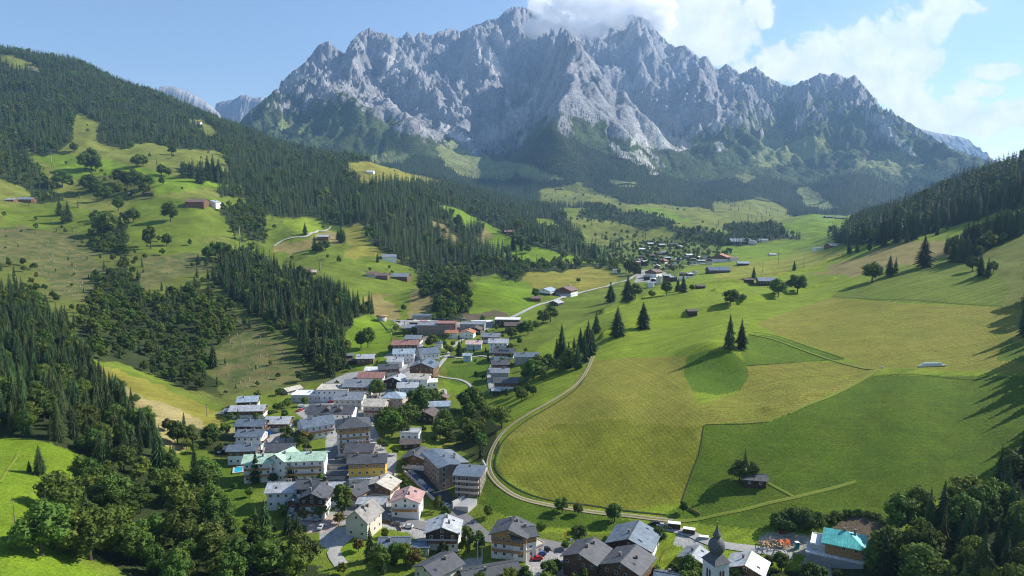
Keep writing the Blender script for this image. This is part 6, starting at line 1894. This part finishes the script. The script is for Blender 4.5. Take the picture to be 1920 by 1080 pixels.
def crate_thing(name, lab, cat, x, y, L, W, H, yaw, m, top=None):
    p, mpp = hit(x, y); t = thing(name, lab, cat, p, R(yaw))
    obj('body', bmesh_of('body', [(-L / 2, L / 2, -W / 2, W / 2, -.4, H)], m), t)
    obj('lid', bmesh_of('lid', [(-L / 2 - .1, L / 2 + .1, -W / 2 - .1, W / 2 + .1, H, H + .18)], top or WL['white']), t); keep(p, L * .6); return t
crate_thing('site_container', 'dark container with a white top behind the large grey roof, left one', 'container', 1264, 990, 5, 2.4, 2.2, -14, WL['dwood'])
crate_thing('site_container', 'dark container with a white top on the grass, right one', 'container', 1292, 1000, 4.6, 2.2, 2.0, -20, WL['dwood'])
crate_thing('covered_boat', 'low white covered trailer on the grass left of the church spire', 'trailer', 1320, 1010, 3.6, 1.7, .9, -12, WL['grey'])
crate_thing('portable_toilet', 'narrow teal portable cabin beside the timber pile', 'cabin', 1494, 1028, 1.3, 1.3, 2.4, 8, mat('teal plastic', (.06, .30, .27), .4))
crate_thing('excavator_bucket', 'small dark red machine on the rubble mound', 'machine', 1468, 999, 3.0, 1.2, 1.0, -5, mat('red machine paint', (.22, .03, .03), .5), mat('red machine paint', (.22, .03, .03), .5))
for x, y, c_, lab in ((1060, 1010, (.85, .62, .02), 'tall yellow advertising panel on the grass below the gravel track'), (1071, 1018, (.7, .7, .68), 'small white panel on the grass right of the yellow panel')):
    p, mpp = hit(x, y); t = thing('sign_panel', lab, 'sign', p, R(10)); m = mat('panel %d' % x, c_, .5, .04)
    obj('panel', bmesh_of('panel', [(-.5, .5, -.08, .08, .3, 2.9 if x == 1060 else 1.9)], m), t)
    for s in (-.42, .42): obj('post', bmesh_of('post', [(s - .05, s + .05, -.05, .05, -.3, .3)], M_STEEL), t)
# parasols of the inn and of the lift terrace
def parasol(x, y, h0, c_, lab):
    p, mpp = hit_h(x, y, h0 + 2.5); t = thing('parasol', lab, 'parasol', p + Vector((0, 0, h0)))
    obj('canopy', lathe('canopy', [(1.9, 2.3), (1.0, 2.75), (.05, 3.1)], c_, 8), t); obj('pole', lathe('pole', [(.05, 0), (.05, 2.4)], M_STEEL, 6), t)
CRM = mat('cream canvas', (.72, .68, .60), .8, .05); RDC = mat('red canvas', (.48, .05, .07), .8, .05)
for i, (x, y) in enumerate(((552, 513), (556, 514), (560, 514))): parasol(x, y, 0, CRM, ('left', 'middle', 'right')[i] + ' of three cream parasols in front of the hillside inn')
for i, (x, y) in enumerate(((790, 600), (797, 600), (803, 601))): parasol(x, y, 6.5, RDC if i < 2 else CRM, ('left red', 'right red', 'cream')[i] + ' parasol on the lift station terrace')

# ------------------------------------------------------------------ the building site heap
p, mpp = hit(1452, 1016)
t = thing('rubble_mound', 'pale mound of spoil with timber and orange netting by the church lane', 'rubble mound', p)
v = []; f = []; n, m_ = 14, 9
for i in range(n):
    for j in range(m_):
        x = (i / (n - 1) - .5) * 13; y = (j / (m_ - 1) - .5) * 8; r_ = math.hypot(x / 6.5, y / 4)
        wpx = p.x + x; wpy = p.y + y
        v.append((x, y, gz(wpx, wpy) - p.z - .3 + max(0, 1 - r_) ** .6 * 2.4 * (1 + .3 * float(gnoise(np.array([x * .8]), np.array([y * .8]), 3)[0]))))
f = [(i * m_ + j, (i + 1) * m_ + j, (i + 1) * m_ + j + 1, i * m_ + j + 1) for i in range(n - 1) for j in range(m_ - 1)]
obj('spoil', mesh_of('spoil', v, f, mat('spoil', (.34, .29, .22), .95, .25, 1)), t)
rr = random.Random(8); PL = bmesh_of('plank', [(-1.6, 1.6, -.14, .14, -.07, .07)], mat('sawn timber', (.50, .36, .20), .8, .3, 2))
for k in range(46):
    o = obj('plank', PL, t, (rr.uniform(-6.5, 3), rr.uniform(-4.6, -1.2), rr.uniform(.3, 1.7))); o.rotation_euler = (rr.uniform(-.3, .3), rr.uniform(-.4, .4), rr.uniform(0, 3.1)); o.scale = (rr.uniform(.5, 1.2),) * 3
OR_ = mat('orange netting', (.75, .16, .05), .8, .3, 3)
v = [(rr.uniform(.5, 5.5), -3.4 + (k % 4) * .55, rr.uniform(.4, 1.9)) for k in range(24)]
v = [(.6 + (k // 4) * .85 + rr.uniform(-.2, .2), -3.9 + (k % 4) * .6, .5 + (k % 4) * .5 + rr.uniform(-.25, .25)) for k in range(24)]
obj('netting', mesh_of('netting', v, [(i * 4 + j, i * 4 + j + 4, i * 4 + j + 5, i * 4 + j + 1) for i in range(5) for j in range(3)], OR_), t); keep(p, 8)

# ------------------------------------------------------------------ stumps on the felled slopes
SV, SF = [], []
for z, r_ in ((-.4, .42), (.55, .34), (.9, .30)):
    for k in range(8): a = 2 * math.pi * k / 8; SV.append((r_ * math.cos(a), r_ * math.sin(a), z))
SF = [(i * 8 + k, i * 8 + (k + 1) % 8, (i + 1) * 8 + (k + 1) % 8, (i + 1) * 8 + k) for i in range(2) for k in range(8)] + [tuple(range(16, 24))]
STUMP = mesh_of('tree_stump', SV, SF, mat('cut wood', (.36, .31, .22), .9, .2, 2))
for poly, cnt in (('60 450 140 450 185 500 180 560 110 555 70 500', 90), ('280 540 330 540 345 590 300 600', 22), ('390 610 440 600 500 640 580 700 540 720 430 735', 60), ('270 485 380 478 395 498 320 520', 30)):
    q = P(poly); xs = [a for a, b in q]; ys = [b for a, b in q]; k = 0
    while k < cnt:
        x, y = rc.uniform(min(xs), max(xs)), rc.uniform(min(ys), max(ys))
        if not inpoly(np.array([x]), np.array([y]), q)[0]: continue
        p, mpp = hit(x, y); k += 1
        s = thing('tree_stump', 'pale cut stump among the others on the felled slope', 'tree stump', p, 0, 'stumps on the felled slopes', STUMP)
        g = rc.uniform(.8, 1.7); s.scale = (g * .8, g * .8, g * 1.3)

# ------------------------------------------------------------------ garden hedges, fences and more cars between the houses
def hedge_mesh(seed, ln, leafy=True):
    rr_ = random.Random(seed); v, f = boxes([(-ln / 2, ln / 2, -.35, .35, -.5, .9)])
    for k in range(int(ln * 46)):
        x = rr_.uniform(-ln / 2, ln / 2); a = rr_.random() * 6.28
        p = Vector((x, .45 * math.cos(a), .55 + .5 * math.sin(a))); n = (Vector((rr_.gauss(0, .5), math.cos(a), math.sin(a) + .4))).normalized()
        t = n.orthogonal().normalized(); b_ = n.cross(t); s_ = rr_.uniform(.12, .22); i = len(v)
        v += [p + t * s_, p + b_ * s_, p - t * s_, p - b_ * s_]; f.append((i, i + 1, i + 2, i + 3))
    return mesh_of('hedge', v, f, M_BROAD)
HEDG = [hedge_mesh(s_, 9) for s_ in (1, 2)]
FEN = bmesh_of('fence', [(-4.5, 4.5, -.03, .03, .35, .5), (-4.5, 4.5, -.03, .03, .75, .9)] + [(x - .06, x + .06, -.06, .06, -.4, 1.0) for x in (-4.4, -2.2, 0, 2.2, 4.4)], WL['wood'])
rg = random.Random(21); k_ = 0
for (p, L, W, yaw, y) in HS:
    if y < 640 or rg.random() < .25: continue
    for side in rg.sample((0, 1, 2), rg.choice((1, 2))):
        a = R(yaw); d = (Vector((math.cos(a), math.sin(a), 0)), Vector((math.sin(a), -math.cos(a), 0)), Vector((-math.cos(a), -math.sin(a), 0)))[side]
        q = p + d * ((L if side != 1 else W) / 2 + rg.uniform(2.6, 4.2)); q.z = gz(q.x, q.y)
        if any((q.x - a_) ** 2 + (q.y - b_) ** 2 < (r_ * .8) ** 2 for a_, b_, r_ in KEEPOUT if abs(a_ - p.x) > .01): continue
        a_, b_ = px_of(q.x / q.y, (q.z - CAMZ) / q.y); mk = near_mark(float(a_), float(b_)); rot = R(yaw) + (R(90) if side != 1 else 0)
        c_ = rg.random()
        if c_ < .5: thing('hedge', 'clipped green hedge ' + mk, 'hedge', q, rot, 'garden hedges ' + mk, rg.choice(HEDG))
        elif c_ < .7: thing('garden_fence', 'low brown garden fence ' + mk, 'fence', q, rot, 'garden fences ' + mk, FEN)
        else:
            cc = rg.choice(('white', 'silver', 'black', 'blue', 'grey', 'red')); car(float(a_), float(b_), yaw + rg.choice((0, 90, 12)), cc, dict(black='black', silver='silver', white='white', blue='blue', grey='dark grey', red='red')[cc] + ' parked car ' + mk, group='parked cars ' + mk)

# ------------------------------------------------------------------ finishing the woods
def far_enough(x, y, h):
    for (ox, oy, r_) in KEEPOUT:
        if (x - ox) ** 2 + (y - oy) ** 2 < r_ * r_: return False
    return True
ko = np.array(KEEPOUT) if KEEPOUT else np.zeros((0, 3))
if len(ko):
    pp = np.array([[t[1], t[2]] for t in pool]); bad = np.zeros(len(pp), bool)
    for ox, oy, r_ in ko: bad |= (pp[:, 0] - ox) ** 2 + (pp[:, 1] - oy) ** 2 < r_ * r_
    pool = [t for t, b in zip(pool, bad) if not b]
needle = [t for t in pool if t[0] in ('spruce', 'larch')]; leafy = [t for t in pool if t[0] not in ('spruce', 'larch')]
nh = sum(t[0] in ('spruce', 'larch') for t in TREES); bh = len(TREES) - nh
needle.sort(key=lambda t: -t[5]); leafy.sort(key=lambda t: -t[5])
singles = [t for t in needle[:300 - nh]] + [t for t in leafy[:300 - bh]]
rest_n, rest_b = needle[300 - nh:], leafy[300 - bh:]
for n_, (k, x, y, z, h, ph, lab, grp, reg) in enumerate(TREES + singles):
    wide = (2.0 if lab.startswith(('broad dark', 'dark spruce of the pair', 'tall spruce standing')) else 1.5) if (n_ < len(TREES) and k == 'spruce') else 1.12
    if not lab:
        du_ = x / y; a_, b_ = px_of(du_, (z - CAMZ) / y)
        lab = size_word(h) + ' ' + NM[k] + ' ' + near_mark(float(a_), float(b_))
        if float(a_) > 1925: lab = size_word(h) + ' ' + NM[k] + ' at the right edge of the land'
        lab = lab.replace('medium sized', 'middling') if len(lab.split()) > 15 else lab
        grp = lab
    tree(k, Vector((x, y, z - .05)), h, lab, grp, rt, wide)
def proto(name, me):
    return bpy.data.objects.new(name, me)
FS = [proto('far_spruce', mesh_of('far_spruce', *spruce_crown(s, 8, 6, False, 1.3), M_SPRUCE)) for s in (31, 32, 33)] + [proto('far_larch', mesh_of('far_larch', *spruce_crown(34, 8, 6, False), M_LARCH))]
MS = [proto('mid_spruce', mesh_of('mid_spruce', *spruce_crown(s, 13, 9, True, 1.2), M_SPRUCE)) for s in (41, 42, 43)] + [proto('mid_larch', mesh_of('mid_larch', *spruce_crown(44, 12, 9), M_LARCH))]
FB = [proto('far_leafy', mesh_of('far_leafy', *broad_crown(s, 12, 22, .055), M_BROAD)) for s in (51, 52)] + [proto('far_bright', mesh_of('far_bright', *broad_crown(53, 12, 22, .055), M_BRIGHT)), proto('far_slim', mesh_of('far_slim', *broad_crown(54, 12, 20, .045, sx=.2, sz=.44, cz=.54), M_BROAD))]
MB_ = [proto('mid_leafy', mesh_of('mid_leafy', *broad_crown(s, 24, 40, .034), M_BROAD)) for s in (61, 62)] + [proto('mid_bright', mesh_of('mid_bright', *broad_crown(63, 20, 36, .036), M_BRIGHT)), proto('mid_slim', mesh_of('mid_slim', *broad_crown(64, 22, 40, .03, sx=.2, sz=.44, cz=.54), M_BROAD))]
def forest(name, label, pts, protos):
    """one mass of trees: points carry size and kind, each becomes a tree"""
    n = len(pts)
    if not n: return
    me = bpy.data.meshes.new(name); me.vertices.add(n)
    me.vertices.foreach_set('co', np.array([[t[1], t[2], t[3] - .3] for t in pts], np.float32).ravel())
    at = me.attributes.new('size', 'FLOAT', 'POINT'); at.data.foreach_set('value', np.array([t[4] for t in pts], np.float32))
    r = np.random.default_rng(n); nv = len(protos)
    def var(t):
        if t[0] == 'larch': return nv - 1
        if t[0] == 'bright': return 2
        if t[0] == 'slim': return 3
        return int(r.integers(0, 3 if t[0] == 'spruce' else 2))
    at = me.attributes.new('variant', 'INT', 'POINT'); at.data.foreach_set('value', np.array([var(t) for t in pts], np.int32))
    at = me.attributes.new('turn', 'FLOAT', 'POINT'); at.data.foreach_set('value', (r.random(n) * 6.28).astype(np.float32))
    o = bpy.data.objects.new(name, me); link(o)
    o['kind'] = 'stuff'; o['label'] = label; o['category'] = 'forest'
    ng = bpy.data.node_groups.new(name, 'GeometryNodeTree')
    ng.interface.new_socket('Geometry', in_out='INPUT', socket_type='NodeSocketGeometry')
    ng.interface.new_socket('Geometry', in_out='OUTPUT', socket_type='NodeSocketGeometry')
    N = ng.nodes.new; L = ng.links.new
    gi, go = N('NodeGroupInput'), N('NodeGroupOutput')
    j = N('GeometryNodeGeometryToInstance')
    for pr in reversed(protos):
        oi = N('GeometryNodeObjectInfo'); oi.inputs['Object'].default_value = pr; oi.inputs['As Instance'].default_value = True
        L(oi.outputs['Geometry'], j.inputs[0])
    # join keeps order: plug every prototype as its own instance
    jn = N('GeometryNodeJoinGeometry')
    ng.nodes.remove(j)
    for nd in [x for x in ng.nodes if x.bl_idname == 'GeometryNodeObjectInfo']: L(nd.outputs['Geometry'], jn.inputs[0])
    ip = N('GeometryNodeInstanceOnPoints'); ip.inputs['Pick Instance'].default_value = True
    def named(nm, ty):
        a = N('GeometryNodeInputNamedAttribute'); a.data_type = ty; a.inputs['Name'].default_value = nm; return a.outputs['Attribute']
    cx = N('ShaderNodeCombineXYZ'); L(named('turn', 'FLOAT'), cx.inputs[2])
    L(gi.outputs[0], ip.inputs['Points']); L(jn.outputs[0], ip.inputs['Instance'])
    L(named('variant', 'INT'), ip.inputs['Instance Index']); L(cx.outputs[0], ip.inputs['Rotation'])
    L(named('size', 'FLOAT'), ip.inputs['Scale']); L(ip.outputs[0], go.inputs[0])
    md = o.modifiers.new('trees', 'NODES'); md.node_group = ng
    return o
cut = 700 * K
forest('spruce_forest', 'dense dark spruce forest on the near slopes', [t for t in rest_n if t[2] < cut], MS)
forest('distant_spruce_forest', 'dense spruce forest on the far slopes below the mountain', [t for t in rest_n if t[2] >= cut], FS)
forest('leafy_wood', 'leafy woods on the near slopes', [t for t in rest_b if t[2] < cut], MB_)
forest('distant_leafy_wood', 'leafy woods on the far slopes', [t for t in rest_b if t[2] >= cut], FB)
print('needle', len(needle), 'leafy', len(leafy), 'hand', nh, bh)

# ------------------------------------------------------------------ the air
def haze_box():
    x0, x1, y0, y1, z0, z1 = -9200, 9200, -900, 10400, -80, 2740
    v = [(x, y, z) for x in (x0, x1) for y in (y0, y1) for z in (z0, z1)]
    f = [(0, 1, 3, 2), (4, 6, 7, 5), (0, 4, 5, 1), (2, 3, 7, 6), (0, 2, 6, 4), (1, 5, 7, 3)]
    me = bpy.data.meshes.new('haze'); me.from_pydata(v, [], f)
    m = bpy.data.materials.new('haze'); m.use_nodes = True; nt = m.node_tree; nt.nodes.clear()
    o_ = nt.nodes.new('ShaderNodeOutputMaterial'); pv = nt.nodes.new('ShaderNodeVolumePrincipled')
    pv.inputs['Color'].default_value = (.36, .61, 1.0, 1); pv.inputs['Density'].default_value = HAZE
    pv.inputs['Anisotropy'].default_value = .25
    nt.links.new(pv.outputs[0], o_.inputs['Volume'])
    me.materials.append(m)
    o = bpy.data.objects.new('haze', me); link(o); o['kind'] = 'stuff'
HAZE = 4.8e-5
haze_box()

# ------------------------------------------------------------------ the cloud that wraps the summit
def summit_cloud():
    m = bpy.data.materials.new('cloud vapour'); m.use_nodes = True; nt = m.node_tree; nt.nodes.clear()
    o_ = nt.nodes.new('ShaderNodeOutputMaterial'); pv = nt.nodes.new('ShaderNodeVolumePrincipled')
    pv.inputs['Color'].default_value = (1, 1, 1, 1); pv.inputs['Density'].default_value = .009; pv.inputs['Anisotropy'].default_value = .3
    nt.links.new(pv.outputs[0], o_.inputs['Volume'])
    ico = bmesh.new(); bmesh.ops.create_icosphere(ico, subdivisions=3, radius=1)
    bv = [tuple(v.co) for v in ico.verts]; bf = [tuple(v.index for v in f.verts) for f in ico.faces]; ico.free()
    r_ = random.Random(4); v = []; f = []
    Yc = 5700 * K
    blobs = [(1008, 52, 22, 16), (1035, 38, 40, 30), (1080, 26, 46, 38), (1120, 20, 44, 36), (1155, 14, 40, 26), (1060, 56, 40, 14), (1105, 54, 34, 14), (1180, 0, 44, 18), (1110, -14, 80, 20), (1225, 10, 44, 22), (1040, 10, 50, 28), (1150, 36, 26, 12), (1240, 36, 24, 16)]
    for i in range(200):
        bx, by, rx, ry = blobs[i % len(blobs)]
        while True:
            p = Vector((r_.uniform(-1, 1), r_.uniform(-1, 1), r_.uniform(-1, 1)))
            if p.length < 1: break
        px, py = bx + p.x * rx, by + p.z * ry
        u, s = us_of(px, py); y = Yc + p.y * 130
        rad = r_.uniform(60, 120) * (1.1 - .5 * p.length); n0 = len(v)
        c_ = Vector((float(u) * y, y, float(s) * y + CAMZ))
        for q in bv: v.append((c_.x + q[0] * rad * 1.25, c_.y + q[1] * rad, c_.z + q[2] * rad * .9))
        f += [tuple(n0 + k for k in q) for q in bf]
    o = bpy.data.objects.new('cloud', mesh_of('cloud', v, f, m, smooth=True)); link(o); o['kind'] = 'stuff'
    rm = o.modifiers.new('skin', 'REMESH'); rm.mode = 'VOXEL'; rm.voxel_size = 14; rm.use_smooth_shade = True
    for nm_, sz, st in (('billow', 95, 85), ('wisp', 34, 34)):
        tx = bpy.data.textures.new(nm_, 'CLOUDS'); tx.noise_scale = sz; tx.noise_depth = 3
        dm = o.modifiers.new(nm_, 'DISPLACE'); dm.texture = tx; dm.texture_coords = 'GLOBAL'; dm.strength = st; dm.mid_level = .5
summit_cloud()
